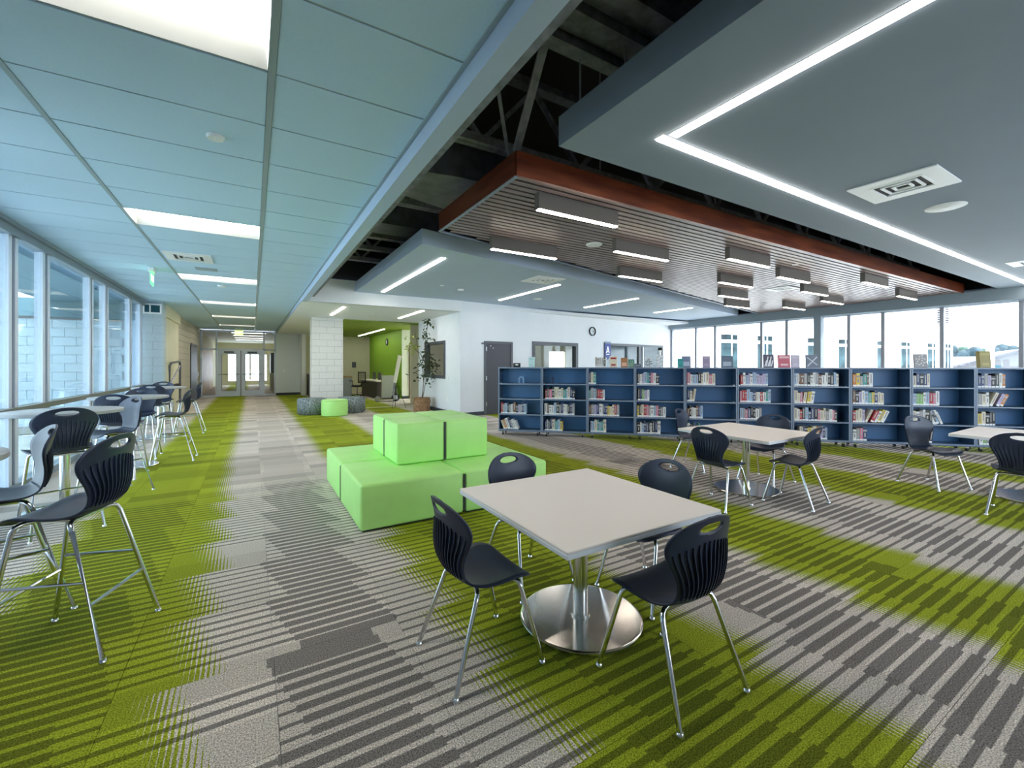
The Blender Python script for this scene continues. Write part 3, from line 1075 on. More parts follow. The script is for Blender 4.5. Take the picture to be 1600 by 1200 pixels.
MB().box(0, 0, 1.0, 0.6, 1.6, 2.1).build('cabinet', M_FRAME, t)

# ---- corner wall X = 4.95 and the back wall with the clock
w = MB()
w.box(4.95, 11.12, 0, 5.10, 12.15, 3.25)
w.box(4.95, 13.90, 0, 5.10, 14.58, 3.25)
w.box(4.95, 12.15, 0, 5.10, 13.90, 1.05)
w.box(4.95, 12.15, 2.16, 5.10, 13.90, 3.25)
struct(w.build('wall_corner', M_WALL))
def interior_window(n, mtx, L_, z0, z1, dep=0.15, fw_=0.07):
    o = thing('window_%d' % n, '', '', (0, 0, 0))
    for k_ in ('label', 'category'):
        del o[k_]
    struct(o)
    o.matrix_world = mtx
    m = MB()
    m.box(-0.02, -0.025, z0 - 0.02, L_ + 0.02, dep, z0 + fw_)
    m.box(-0.02, -0.025, z1 - fw_, L_ + 0.02, dep, z1 + 0.02)
    m.box(-0.02, -0.025, z0 + fw_, fw_, dep, z1 - fw_)
    m.box(L_ - fw_, -0.025, z0 + fw_, L_ + 0.02, dep, z1 - fw_)
    m.build('frame', M_FRAME, o)
    MB().box(fw_, 0.06, z0 + fw_, L_ - fw_, 0.07, z1 - fw_).build('pane', M_GLASSI, o)
    return o
interior_window(3, Matrix.Translation((4.95, 13.90, 0)) @ Matrix.Rotation(-PI / 2, 4, 'Z'), 1.75, 1.05, 2.16)
w = MB()
w.box(4.90, 11.12, 0, 4.95, 14.58, 0.11)
struct(w.build('baseboard_corner', M_BASE))
AX, AY = 4.95, 11.05
BA = math.atan2(12.24 - 11.05, 15.2 - 4.95)
BL = math.hypot(12.24 - 11.05, 15.2 - 4.95)
BWM = Matrix.Translation((AX, AY, 0)) @ Matrix.Rotation(BA, 4, 'Z')
w = MB()
T_ = 0.16
for s0, s1, z0, z1 in ((0, 0.81, 0, 3.5), (0.81, 1.81, 2.12, 3.5), (1.81, 2.63, 0, 3.5), (2.63, 4.64, 0, 0.95), (2.63, 4.64, 2.17, 3.5), (4.64, 6.03, 0, 3.5), (6.03, 9.67, 0, 0.95), (6.03, 9.67, 2.22, 3.5), (9.67, BL + 0.3, 0, 3.5)):
    w.box(s0, 0, z0, s1, T_, z1)
o = struct(w.build('wall_back', M_WALL))
o.matrix_world = BWM
w = MB()
w.box(0, -0.015, 0, 0.79, 0, 0.11)
w.box(1.83, -0.015, 0, BL, 0, 0.11)
o = struct(w.build('baseboard_back', M_BASE))
o.matrix_world = BWM
dd = thing('door_4', '', '', (0, 0, 0))
for k_ in ('label', 'category'):
    del dd[k_]
struct(dd)
dd.matrix_world = BWM
m = MB()
m.box(0.86, -0.005, 0.01, 1.76, 0.045, 2.07)
m.build('leaf', M_DOOR, dd)
m = MB()
m.box(0.79, -0.02, 0, 0.86, 0.16, 2.14)
m.box(1.76, -0.02, 0, 1.83, 0.16, 2.14)
m.box(0.86, -0.02, 2.07, 1.76, 0.16, 2.14)
m.build('frame', M_FRAME, dd)
for z in (0.25, 1.0, 1.85):
    MB().box(0.855, -0.022, z, 0.88, -0.004, z + 0.12).build('hinge', M_STAIN, dd)
MB().tube([(1.68, -0.06, 1.0), (1.56, -0.06, 1.0)], 0.014, 8).build('handle', M_CHROME, dd)
for k, (s_, z_) in enumerate(((1.02, 2.0), (1.11, 1.94))):
    o = MB().box(s_ - 0.014, -0.02, z_ - 0.012, s_ + 0.014, -0.006, z_ + 0.012).build('stop', M_WPL, dd)
o = MB().box(0.70, -0.03, 2.05, 0.77, 0, 2.09).build('door_sensor', M_FRAME)
o.matrix_world = BWM
tag(o, 'small dark sensor on the white wall left of the dark door', 'sensor')
interior_window(4, BWM @ Matrix.Translation((2.63, 0, 0)), 2.01, 0.95, 2.17, fw_=0.09)
wd = interior_window(5, BWM @ Matrix.Translation((6.03, 0, 0)), 3.64, 0.95, 2.22, fw_=0.06)
MB().box(2.3, -0.01, 1.0, 2.36, 0.1, 2.17).build('mullion', M_ALU, wd)
MB().box(2.08, 0.02, 1.0, 2.3, 0.1, 2.17).build('dark_stile', M_FRAME, wd)
# rooms behind the back wall
w = MB()
w.box(5.1, 15.9, 0, 11.5, 16.0, 3.1)
w.box(11.5, 15.9, 0, 12.4, 16.0, 1.1)
w.box(11.5, 15.9, 2.05, 12.4, 16.0, 3.1)
w.box(12.4, 15.9, 0, 13.8, 16.0, 3.1)
w.box(5.1, 14.58, 0, 7.0, 14.7, 3.1)
w.box(6.9, 14.7, 0, 7.0, 15.9, 3.1)
struct(w.build('wall_rooms', M_CREAM))
w = MB()
w.box(13.8, 15.9, 0, 15.15, 16.0, 3.1)
w.box(15.0, 12.45, 0, 15.15, 16.0, 3.1)
struct(w.build('wall_rooms', mat('blue_room_paint', (0.16, 0.27, 0.38), 0.5)))
t = thing('vertical_blinds', 'pale vertical blinds seen through the second inner window', 'blinds', (13.9, 15.7, 0.9))
for q in range(5):
    MB().box(q * 0.19, 0, 0, q * 0.19 + 0.12, 0.02, 1.4).build('slat', M_WPL, t)
w = MB()
w.box(5.1, 11.25, 3.1, 15.15, 16.0, 3.18)
struct(w.build('ceiling', M_WHITE))
w = MB()
w.box(5.1, 15.9, -0.1, 15.15, 16.0, 0.0)
struct(w.build('floor', M_BARTOP))
for k, (x, y) in enumerate(((8.2, 13.6), (13.6, 14.0), (6.2, 12.9))):  # unseen glowing panels, added to brighten the rooms behind the inner windows
    t = thing('room_fill_light', ('middle', 'right', 'left')[k] + ' unseen fill panel added to light the rooms behind the back wall', 'ceiling light', (x, y, 3.1))
    MB().box(-0.7, -0.3, -0.02, 0.7, 0.3, 0).build('frame', M_WPL, t)
    MB().box(-0.66, -0.26, -0.026, 0.66, 0.26, -0.018).build('lens', M_FILLR, t)
# clock
def wall_clock(mtx, label, r=0.16):
    t = thing('wall_clock', label, 'clock')
    t.matrix_world = mtx
    R_ = Matrix.Rotation(PI / 2, 4, 'X')
    MB().lathe([(r, 0), (r, 0.045), (r - 0.022, 0.045), (r - 0.022, 0.02), (r - 0.03, 0.0)], 30, mtx=R_).build('rim', M_BLACK, t)
    MB().lathe([(0, 0.012), (r - 0.022, 0.012), (r - 0.022, 0)], 30, mtx=R_).build('dial', mat('clock_dial', (0.70, 0.76, 0.80), 0.5), t)
    MB().beam((0, -0.02, 0), (r * 0.42, -0.02, r * 0.12), 0.006, 0.012).build('hour_hand', M_BLACK, t)
    MB().beam((0, -0.024, 0), (r * 0.62, -0.024, -r * 0.1), 0.005, 0.008).build('minute_hand', M_BLACK, t)
    for q in range(12):
        a = q * PI / 6
        MB().beam((math.sin(a) * r * 0.66, -0.014, math.cos(a) * r * 0.66), (math.sin(a) * r * 0.78, -0.014, math.cos(a) * r * 0.78), 0.004, 0.008).build('hour_mark', M_BLACK, t)
wall_clock(BWM @ Matrix.Translation((5.38, -0.002, 2.63)), 'black rimmed round clock on the white back wall')
# pennant sign
t = thing('pennant_sign', 'blue pennant sign with a white emblem on the back wall', 'sign')
t.matrix_world = BWM @ Matrix.Translation((6.19, -0.03, 2.24))
m = MB()
m.prism([(-0.16, 0.02), (0.16, 0.02), (0.16, -0.46), (0, -0.60), (-0.16, -0.46)], 0.0, 0.006)
o = m.build('banner', mat('pennant_blue', (0.02, 0.05, 0.30), 0.5), t)
o.rotation_euler = (PI / 2, 0, 0)
m = MB()
m.box(-0.165, -0.02, -0.01, 0.165, 0.0, 0.05)
m.build('hanger_bar', M_CASEL, t)
m = MB()
for poly in ([(-0.10, -0.36), (-0.055, -0.36), (0.0, -0.20), (0.055, -0.36), (0.10, -0.36), (0.02, -0.12), (-0.02, -0.12)],):
    n_ = len(poly)
    m.add([(x, -0.010, z) for x, z in poly], [(0, 1, 2, 6), (2, 5, 6), (2, 3, 4, 5)])
m.add([(-0.03, -0.010, -0.33), (0.03, -0.010, -0.33), (0.0, -0.010, -0.26)], [(0, 1, 2)])
m.box(-0.09, -0.011, -0.42, 0.09, -0.009, -0.395)
m.build('emblem', M_WPL, t)
for k, (x, y, z, lab) in enumerate(((4.94, 12.0, 0.42, 'white outlet plate low on the corner wall beside the plant'), (4.94, 11.9, 1.05, 'small white switch plate on the corner wall right of its window'))):
    tag(MB().box(x - 0.012, y - 0.04, z - 0.06, x + 0.01, y + 0.04, z + 0.06).build('wall_plate', M_WPL), lab, 'wall plate')
tag(MB().box(1.25, 23.48, 1.1, 1.34, 23.5, 1.24).build('wall_plate', M_WPL), 'white switch plate on the grey wall right of the double doors', 'wall plate')

# ---- right window wall X = 15.2
RW = 15.2
o = MB()
o.box(RW - 0.2, 0.3, 2.95, RW, 12.3, 3.24)
struct(o.build('trim_5', M_BEAM))
w = MB()
w.box(RW, -3.6, 0, RW + 0.2, 0.8, 3.3)
w.box(RW, 0.8, 0, RW + 0.2, 12.4, 0.35)
w.box(RW, 0.8, 3.0, RW + 0.2, 12.4, 3.3)
struct(w.build('wall_right', M_CLOUD))
win = thing('window_6', '', '', (RW, 0, 0))
for k_ in ('label', 'category'):
    del win[k_]
struct(win)
RY = [1.2, 2.51, 3.85, 5.06, 5.87, 7.61, 8.44, 10.2, 11.04, 12.2]
fr = MB()
fr.box(-0.03, 0.8, 2.90, 0.08, 12.3, 2.97)
fr.box(-0.03, 0.8, 0.35, 0.08, 12.3, 0.42)
fr.build('frame', M_ALU, win)
mme = MB().box(-0.05, -0.04, 0.4, 0.08, 0.04, 2.93).mesh('mullion', M_MULL)
for y in RY:
    link('mullion', mme, win, (0, y, 0))
ys = [0.8] + RY
for a, b_ in zip(ys, ys[1:]):
    MB().box(-0.005, a + 0.03, 0.42, 0.005, b_ - 0.03, 2.91).build('pane', M_GLASS, win)
t = thing('steel_column', 'grey steel column standing in the right window wall', 'column', (RW - 0.16, 6.61, 0))
m = MB()
m.box(-0.1, -0.1, 0, 0.1, 0.1, 2.95)
m.build('shaft', M_BEAM, t)
MB().box(-0.14, -0.14, 0, 0.14, 0.14, 0.02).build('base_plate', M_BEAM, t)
# wall behind the camera
w = MB()
w.box(-2.56, -3.8, 0, 15.4, -3.6, 0.75)
w.box(-2.56, -3.8, 0.75, 2.9, -3.6, 2.95)
w.box(-2.56, -3.8, 2.95, 15.4, -3.6, 3.3)
struct(w.build('wall_front', M_WALL))
win = thing('window_7', '', '', (0, -3.7, 0))
for k_ in ('label', 'category'):
    del win[k_]
struct(win)
mme = MB().box(-0.04, -0.06, 0.75, 0.04, 0.06, 2.95).mesh('mullion', M_MULL)
for k in range(3, 11):
    link('mullion', mme, win, (-2.4 + k * 1.76, 0, 0))
    if k < 10:
        MB().box(-2.36 + k * 1.76, -0.006, 0.78, -2.44 + (k + 1) * 1.76, 0.006, 2.93).build('pane', M_GLASS, win)
# ================================================================== OUTSIDE, RIGHT SIDE
BO = Vector((27.7, 18.4, 0))
BD = Vector((35.3, -3.2, 0)).normalized()
BM4 = Matrix.Translation((27.7, 18.4, 0)) @ Matrix.Rotation(math.atan2(-3.2, 35.3), 4, 'Z')
t = thing('white_building', 'long white building across the yard seen through the right windows', 'building')
t.matrix_world = BM4
M_STUCCO = mat('white_stucco', (0.86, 0.85, 0.82), 0.85, noise_amt=0.02, noise_scale=1)
wins = [0.2, 4.1, 10.2, 14.5, 20.6, 24.8, 30.0, 33.3]
ww = 1.9
m = MB()
m.box(-14, 0, -0.2, 35.6, 0.02, 0.6)
m.box(-14, 0, 3.6, 35.6, 9, 9.5)
xs = -14
for x in wins:
    m.box(xs, 0, 0.6, x, 0.4, 3.6)
    xs = x + ww
m.box(xs, 0, 0.6, 35.6, 9, 3.6)
m.build('wall', M_STUCCO, t)
MB().box(-13.8, 0.35, 0.2, 35.2, 0.45, 3.6).build('dark_interior', mat('teal_interior', (0.030, 0.060, 0.070), 0.6, noise_amt=0.6, noise_scale=0.8), t)
MB().box(-14, -0.03, 5.45, 35.6, 0.0, 5.49).build('wall_joint', mat('joint_line', (0.12, 0.11, 0.08), 0.8), t)
for x in wins:
    m = MB()
    for a in (0, ww * 0.62, ww - 0.06):
        m.box(a, -0.02, 0.6, a + 0.07, 0.05, 3.6)
    m.box(0, -0.02, 0.95, ww, 0.05, 1.05)
    m.box(0, -0.03, 3.0, ww, 0.06, 3.22)
    m.build('window_frame', M_WPL, t, (x, 0, 0))
    MB().box(0, 0.04, 0.6, ww, 0.06, 3.6).build('pane', mat('dark_teal_pane', (0.020, 0.042, 0.050), 0.6, noise_amt=0.7, noise_scale=1.3, spec=0.1), t, (x, 0, 0))
    MB().box(-0.05, -0.5, 3.58, ww + 0.25, 0.0, 3.66).build('sun_shade', M_WPL, t, (x, 0, 0))
lv = MB()
lv.box(0, -0.02, 0, 2.4, 0.0, 3.0)
lo = lv.build('louvre_backing', M_BLACK, t, (32.2, -0.02, 5.6))
for q in range(13):
    MB().box(0, -0.10, q * 0.23 + 0.05, 2.4, -0.02, q * 0.23 + 0.15).build('louvre_slat', M_STEELB, lo)
for k, (x, z) in enumerate(((28.6, 8.05), (26.0, 8.35))):
    m = MB()
    m.box(0, -0.25, 0, 0.7, 0, 0.9)
    m.box(-0.35, -0.1, 0.55, 0, 0, 0.9)
    m.build('wall_lamp', mat('blue_lamp', (0.05, 0.22, 0.45), 0.4) if k == 0 else M_STEELB, t, (x, 0, z))
# distant houses and trees
M_ROOF = mat('grey_roof', (0.09, 0.09, 0.11), 0.8, noise_amt=0.1)
M_HWALL = mat('house_wall', (0.14, 0.14, 0.15), 0.8)
def house(x, y, rz, L_, W, zw, zr, label, cl=None):
    t = thing('house', label, 'house', (x, y, -0.6), rz)
    m = MB()
    m.box(-L_ / 2, -W / 2, 0, L_ / 2, W / 2, zw)
    m.add([(-L_ / 2, -W / 2, zw), (-L_ / 2, W / 2, zw), (-L_ / 2, 0, zr), (L_ / 2, -W / 2, zw), (L_ / 2, W / 2, zw), (L_ / 2, 0, zr)], [(0, 1, 2), (3, 5, 4), (0, 2, 5, 3), (1, 4, 5, 2)])
    m.build('wall', M_HWALL, t)
    m = MB()
    ov = 0.5
    m.add([(-L_ / 2 - ov, -W / 2 - ov, zw - 0.2), (L_ / 2 + ov, -W / 2 - ov, zw - 0.2), (L_ / 2 + ov, 0, zr + 0.05), (-L_ / 2 - ov, 0, zr + 0.05),
           (-L_ / 2 - ov, W / 2 + ov, zw - 0.2), (L_ / 2 + ov, W / 2 + ov, zw - 0.2)], [(0, 1, 2, 3), (3, 2, 5, 4)])
    me = m.mesh('roof', cl or M_ROOF)
    bm = bmesh.new()
    bm.from_mesh(me)
    bmesh.ops.solidify(bm, geom=bm.faces[:], thickness=0.18)
    bm.to_mesh(me)
    bm.free()
    link('roof', me, t)
    for q in (-0.22, 0.0, 0.22):
        MB().box(-L_ / 2 - 0.04, q * W - 0.35, 1.0, -L_ / 2, q * W + 0.35, 2.0).build('window', M_TEAL, t)
house(74, 13.0, math.radians(20), 10, 9, 2.2, 3.7, 'pale grey gabled house nearest behind the white pole')
house(93, 14.6, math.radians(-15), 12, 9, 2.0, 3.7, 'dark roofed house at the right picture edge', mat('dark_roof', (0.04, 0.045, 0.06), 0.8))
house(104, 23.2, math.radians(50), 14, 9, 2.0, 3.4, 'pale roofed house left of the white pole by the building', mat('pale_roof', (0.22, 0.21, 0.20), 0.8))
leafm = mat('far_leaves', (0.012, 0.042, 0.024), 0.9, noise_amt=0.5, noise_scale=2.5)
leafm2 = mat('far_leaves_blue', (0.012, 0.032, 0.042), 0.9, noise_amt=0.5, noise_scale=2.0)
def far_tree(x, y, h, r, label, m_):
    t = thing('tree', label, 'tree', (x, y, -0.6), 0, 'trees beyond the houses')
    MB().tube([(0, 0, 0), (0, 0, h * 0.6)], [0.25, 0.12], 6).build('trunk', M_RUB, t)
    bm = bmesh.new()
    rr = random.Random(int(x * 7 + y))
    for q in range(7):
        c = Vector((rr.uniform(-.6, .6) * r, rr.uniform(-.6, .6) * r, h * rr.uniform(0.45, 0.8)))
        vs = bmesh.ops.create_icosphere(bm, subdivisions=2, radius=r * rr.uniform(0.45, 0.7))['verts']
        for v in vs:
            n_ = noise.noise(v.co * 0.9 + c)
            v.co = v.co * (1 + 0.35 * n_) + c
    bm_build('crown', bm, m_, t)
rt_ = random.Random(5)
TL = ['far tree just right of the white building', 'far tree second right of the white building', 'far tree third right of the white building', 'far tree left of the dark window mullion', 'far tree right of the dark window mullion',
      'far tree beside the white pole on its left', 'far tree beside the white pole on its right', 'far tree above the gabled house', 'far tree at the right picture edge', 'far tree hidden low behind the dark roofed house']
for k in range(10):
    a = 0.243 - k * 0.0092
    D = 150 + (k % 3) * 24
    far_tree(D, D * a + 0.6, rt_.uniform(6.4, 8.4), rt_.uniform(2.0, 2.6), TL[k], leafm if k % 3 else leafm2)
MB().lathe([(0.10, -0.2), (0.10, 5.9), (0, 5.9)], 12).build('pole_probe', M_WPL)
bpy.data.objects.remove(bpy.data.objects['pole_probe'])
t = thing('flag_pole', 'tall white pole standing outside the right windows', 'pole', (32.0, 6.33, -0.2))
MB().lathe([(0.16, 0), (0.13, 9.5), (0, 9.55)], 14).build('shaft', M_WPL, t)
MB().lathe([(0.3, 0), (0.3, 0.12), (0.16, 0.2)], 14).build('base', M_WPL, t)

# ================================================================== GREEN OFFICE
w = MB()
w.box(5.47, 18.3, 0, 5.6, 24.2, 3.0)
struct(w.build('wall_green', M_GREENW))
w = MB()
w.box(5.47, 18.26, 0, 5.83, 18.30, 3.0)
w.box(5.83, 18.26, 2.2, 6.4, 18.30, 3.0)
w.box(6.4, 18.26, 0, 8.0, 18.30, 3.0)
struct(w.build('wall_office_side', M_WALL))
w = MB()
w.box(5.45, 18.22, 0, 5.83, 18.26, 0.11)
struct(w.build('baseboard_office', M_BASE))
dd = struct(MB().box(5.78, 18.2, 0, 5.89, 18.3, 2.22).box(5.86, 18.2, 2.14, 6.4, 18.3, 2.22).build('door_5', mat('brown_door_frame', (0.10, 0.05, 0.035), 0.5)))
w = MB()
w.box(5.6, 20.2, 0, 8.0, 20.3, 3.0)
struct(w.build('wall_office_back', M_CREAM))
t = thing('low_cabinet', 'pale low cabinet with dark things on top inside the far brown doorway', 'cabinet', (5.95, 19.4, 0))
MB().box(0, 0, 0, 0.5, 0.7, 0.75).build('body', M_CREAM, t)
MB().box(0.02, 0.05, 0.75, 0.48, 0.65, 0.98).build('stack', M_DOOR, t)
st = MB().box(3.0, 14.95, 0.0, 4.95, 15.05, 0.008)
tag(st.build('floor_strip', mat('pale_strip', (0.75, 0.66, 0.50), 0.4)), 'pale transition strip across the carpet at the office entrance', 'floor strip')
t = thing('reception_desk', 'long dark reception desk with pale top in the green office', 'desk', (4.5, 18.75, 0))
MB().box(0.03, 0, 0, 0.75, 2.95, 0.72).build('panel', mat('dark_brown_panel', (0.045, 0.038, 0.04), 0.45), t)
MB().box(0, -0.03, 0.72, 0.8, 2.98, 0.765).build('worktop', M_TOP, t)
for k, (y, l) in enumerate(((0.4, 'black phone on the near end of the reception desk'), (1.2, 'dark monitor in the middle of the reception desk'), (2.2, 'dark monitor at the far end of the reception desk'))):
    q = thing('desk_monitor' if k else 'desk_phone', l, 'monitor' if k else 'phone', (4.95, 18.75 + y, 0.765))
    if k:
        MB().box(-0.02, -0.22, 0.1, 0.02, 0.22, 0.34).build('screen', M_FRAME, q)
        MB().box(-0.06, -0.08, 0, 0.06, 0.08, 0.1).build('stand', M_FRAME, q)
    else:
        MB().box(-0.1, -0.1, 0, 0.1, 0.1, 0.06).build('base', M_BLACK, q)
        MB().beam((-0.08, -0.07, 0.09), (-0.08, 0.07, 0.09), 0.04, 0.05).build('handset', M_BLACK, q)
t = thing('grey_cabinet', 'grey low cabinet just right of the block pillar', 'cabinet', (3.35, 20.6, 0))
MB().box(0, 0, 0, 0.52, 0.5, 0.88).build('body', mat('cabinet_grey', (0.36, 0.37, 0.40), 0.5), t)
MB().box(-0.01, -0.01, 0.88, 0.53, 0.51, 0.93).build('top', mat('oak_top', (0.45, 0.26, 0.10), 0.5), t)
# mesh office chair
t = thing('office_chair', 'black mesh office chair with arms in the green office', 'chair', (4.02, 20.2, 0), math.radians(120))
MB().lathe([(0, 0.46), (0.24, 0.46), (0.25, 0.5), (0.22, 0.54), (0, 0.54)], 16).build('seat', M_RUB, t)
m = MB()
m.box(-0.24, -0.28, 0.62, -0.21, -0.25, 1.12)
m.box(0.21, -0.28, 0.62, 0.24, -0.25, 1.12)
m.box(-0.24, -0.28, 1.09, 0.24, -0.25, 1.13)
m.box(-0.24, -0.28, 0.62, 0.24, -0.25, 0.66)
for q in range(9):
    m.box(-0.2 + q * 0.047, -0.272, 0.66, -0.194 + q * 0.047, -0.262, 1.09)
    m.box(-0.21, -0.272, 0.70 + q * 0.045, 0.21, -0.262, 0.706 + q * 0.045)
m.build('backrest', M_RUB, t)
MB().tube([(0, -0.2, 0.5), (0, -0.28, 0.7)], 0.025, 6).build('back_stem', M_RUB, t)
for s in (-1, 1):
    MB().tube([(s * 0.22, 0, 0.5), (s * 0.29, 0, 0.55), (s * 0.29, 0, 0.72), (s * 0.29, 0.18, 0.73)], 0.022, 6).build('armrest', M_RUB, t)
MB().tube([(0, 0, 0.12), (0, 0, 0.48)], 0.03, 8).build('gas_lift', M_CHROME, t)
for q in range(5):
    a = q * 2 * PI / 5
    lg = MB().tube([(0, 0, 0.13), (0.30 * math.cos(a), 0.30 * math.sin(a), 0.07)], 0.02, 6).build('base_leg', M_RUB, t)
    MB().lathe([(0, -0.02), (0.03, -0.02), (0.03, 0.02), (0, 0.02)], 10, mtx=Matrix.Translation((0.30 * math.cos(a), 0.30 * math.sin(a), 0.03)) @ Matrix.Rotation(PI / 2, 4, 'X')).build('caster', M_RUB, lg)
wall_clock(Matrix.Translation((5.468, 20.6, 2.52)) @ Matrix.Rotation(-PI / 2, 4, 'Z'), 'round clock on the lime green office wall')
# hand cart with boards
t = thing('board_cart', 'white panel cart with a grey wheel before the lime wall', 'cart', (4.62, 17.35, 0), math.radians(-15))
MB().box(-0.22, -0.03, 0.14, 0.26, 0.22, 1.02).build('panel', mat('cart_panel', (0.58, 0.60, 0.55), 0.5), t)
m = MB()
m.tube([(-0.24, -0.05, 0.05), (-0.24, -0.05, 1.05), (-0.15, -0.05, 1.06)], 0.02, 6)
m.tube([(0.26, -0.05, 0.05), (0.26, -0.05, 1.0)], 0.018, 6)
m.box(-0.4, -0.25, 0.06, 0.3, 0.2, 0.1)
m.build('frame', M_STAIN, t)
RW_ = Matrix.Translation((0.30, -0.16, 0.16)) @ Matrix.Rotation(PI / 2, 4, 'X')
wh = MB().lathe([(0.09, -0.03), (0.16, -0.03), (0.16, 0.03), (0.09, 0.03), (0.09, -0.03)], 22, mtx=RW_).build('wheel', M_RUB, t)
MB().lathe([(0, -0.034), (0.09, -0.034), (0.09, 0.034), (0, 0.034)], 18, mtx=RW_).build('hub', M_ALU, wh)
RW2 = Matrix.Translation((-0.38, -0.2, 0.11)) @ Matrix.Rotation(PI / 2, 4, 'X')
MB().lathe([(0, -0.03), (0.11, -0.03), (0.11, 0.03), (0, 0.03)], 18, mtx=RW2).build('wheel', M_STEELB, t)
t = thing('folded_table', 'tall narrow white folded board leaning against the cart', 'folded board', (4.78, 17.0, 0.0), math.radians(-15))
m = MB()
m.beam((0.02, 0, 0.75), (0.22, 0.05, 1.82), 0.06, 0.14)
m.build('board', M_WPL, t)
m = MB()
m.beam((-0.05, 0.02, 0.22), (0.02, 0, 0.75), 0.05, 0.05)
m.beam((0.15, 0.0, 0.0), (0.06, 0, 0.8), 0.02, 0.02)
m.beam((-0.02, 0.0, 0.0), (0.04, 0, 0.8), 0.02, 0.02)
m.build('leg', M_STEELB, t)
t = thing('wire_easel', 'thin black wire easel standing before the cart', 'easel', (4.15, 14.4, 0))
for k, (x, y) in enumerate(((-0.22, -0.18), (0.24, -0.2), (0.02, 0.32))):
    MB().tube([(x, y, 0), (x * 0.2, y * 0.2 + 0.03, 0.75)], 0.008, 5).build('leg', M_RUB, t)
MB().tube([(-0.08, -0.05, 0.45), (0.08, -0.05, 0.45)], 0.008, 5).build('cross_bar', M_RUB, t)
for k, (z, lab) in enumerate(((1.5, 'upper dark plate on the cream office wall beside the pillar'), (1.25, 'lower dark plate on the cream office wall beside the pillar'))):
    tag(MB().box(3.62, 24.15, z, 3.95, 24.2, z + 0.22).build('wall_panel', M_FRAME), lab, 'control panel')
tag(MB().box(4.55, 24.15, 1.3, 4.75, 24.2, 1.6).build('wall_phone', M_FRAME), 'dark wall phone on the cream office wall', 'phone')

# plant in a paper wrapped pot
t = thing('potted_tree', 'slender potted tree with sparse small leaves beside the corner wall', 'potted plant', (4.52, 13.0, 0))
prof = [(0, 0.0), (0.235, 0.0), (0.25, 0.1), (0.235, 0.2), (0.26, 0.3), (0.25, 0.38), (0.275, 0.43), (0.24, 0.42), (0.22, 0.36), (0, 0.35)]
m = MB()
n_ = 26
vs, fs = [], []
rp = random.Random(3)
for i in range(n_):
    a = 2 * PI * i / n_
    for j, (r, z) in enumerate(prof):
        q = 1 + (0.05 * math.sin(5 * a + z * 14) + rp.uniform(-0.04, 0.04) if 0 < j < 8 else 0)
        vs.append((r * q * math.cos(a), r * q * math.sin(a), z))
k_ = len(prof)
for i in range(n_):
    j = (i + 1) % n_
    for q in range(k_ - 1):
        fs.append((i * k_ + q, j * k_ + q, j * k_ + q + 1, i * k_ + q + 1))
m.add(vs, fs, 0, True)
m.build('wrapped_pot', mat('brown_paper', (0.34, 0.19, 0.10), 0.8, noise_amt=0.35, noise_scale=14, bump=0.6), t)
stems = [[(0, 0, 0.36), (0.06, 0.0, 0.9), (0.10, -0.03, 1.5), (0.12, 0.0, 2.2), (0.20, -0.02, 2.85)],
         [(0.02, 0.02, 0.36), (0.14, 0.05, 0.9), (0.20, 0.05, 1.4), (0.3, 0.1, 1.7)],
         [(0.10, -0.02, 1.5), (-0.05, 0, 1.8), (-0.35, -0.03, 2.0), (-0.5, 0.0, 2.05)],
         [(0.06, 0, 0.9), (0.0, -0.08, 1.3), (-0.12, -0.1, 1.7), (-0.25, -0.1, 2.45)],
         [(0.10, 0, 1.3), (0.25, -0.1, 1.5), (0.38, -0.15, 1.35)]]
for s in stems:
    MB().tube(s, [0.014] + [0.009] * (len(s) - 2) + [0.004], 6).build('stem', mat('stem_bark', (0.10, 0.075, 0.05), 0.8), t)
lf_me = MB().add([(0, 0, 0), (0.028, 0.045, 0.006), (0, 0.10, -0.012), (-0.028, 0.045, 0.006)], [(0, 1, 2), (0, 2, 3)]).mesh('leaf', mat('tree_leaf', (0.045, 0.075, 0.02), 0.5))
lf_me2 = lf_me.copy()
lf_me2.materials.clear()
lf_me2.materials.append(mat('young_leaf', (0.30, 0.34, 0.06), 0.5))
rp = random.Random(11)
cl_ = [(0.20, 0, 2.75, .12, 26), (0.15, 0, 2.3, .16, 30), (-0.32, 0, 2.02, .2, 30), (0.12, 0, 1.6, .22, 36), (0.28, 0.05, 1.55, .22, 34), (0.1, 0, 1.25, .25, 34), (0.38, -0.1, 1.35, .22, 30), (-0.15, -0.05, 1.1, .2, 14), (0.2, 0, 0.95, .22, 16)]
for cx_, cy_, cz_, rr, n_ in cl_:
    for q in range(n_):
        lo_ = link('leaf', lf_me2 if (cx_ < -0.2 and cz_ > 1.9) else lf_me, t, (cx_ + rp.gauss(0, rr * .55), cy_ + rp.gauss(0, rr * .4), min(cz_ + rp.gauss(0, rr * .7), 2.84)), (rp.uniform(-1, 1), rp.uniform(-1, 1), rp.uniform(0, 6.3)))
        s_ = rp.uniform(1.0, 1.6)
        lo_.scale = (s_, s_, s_)

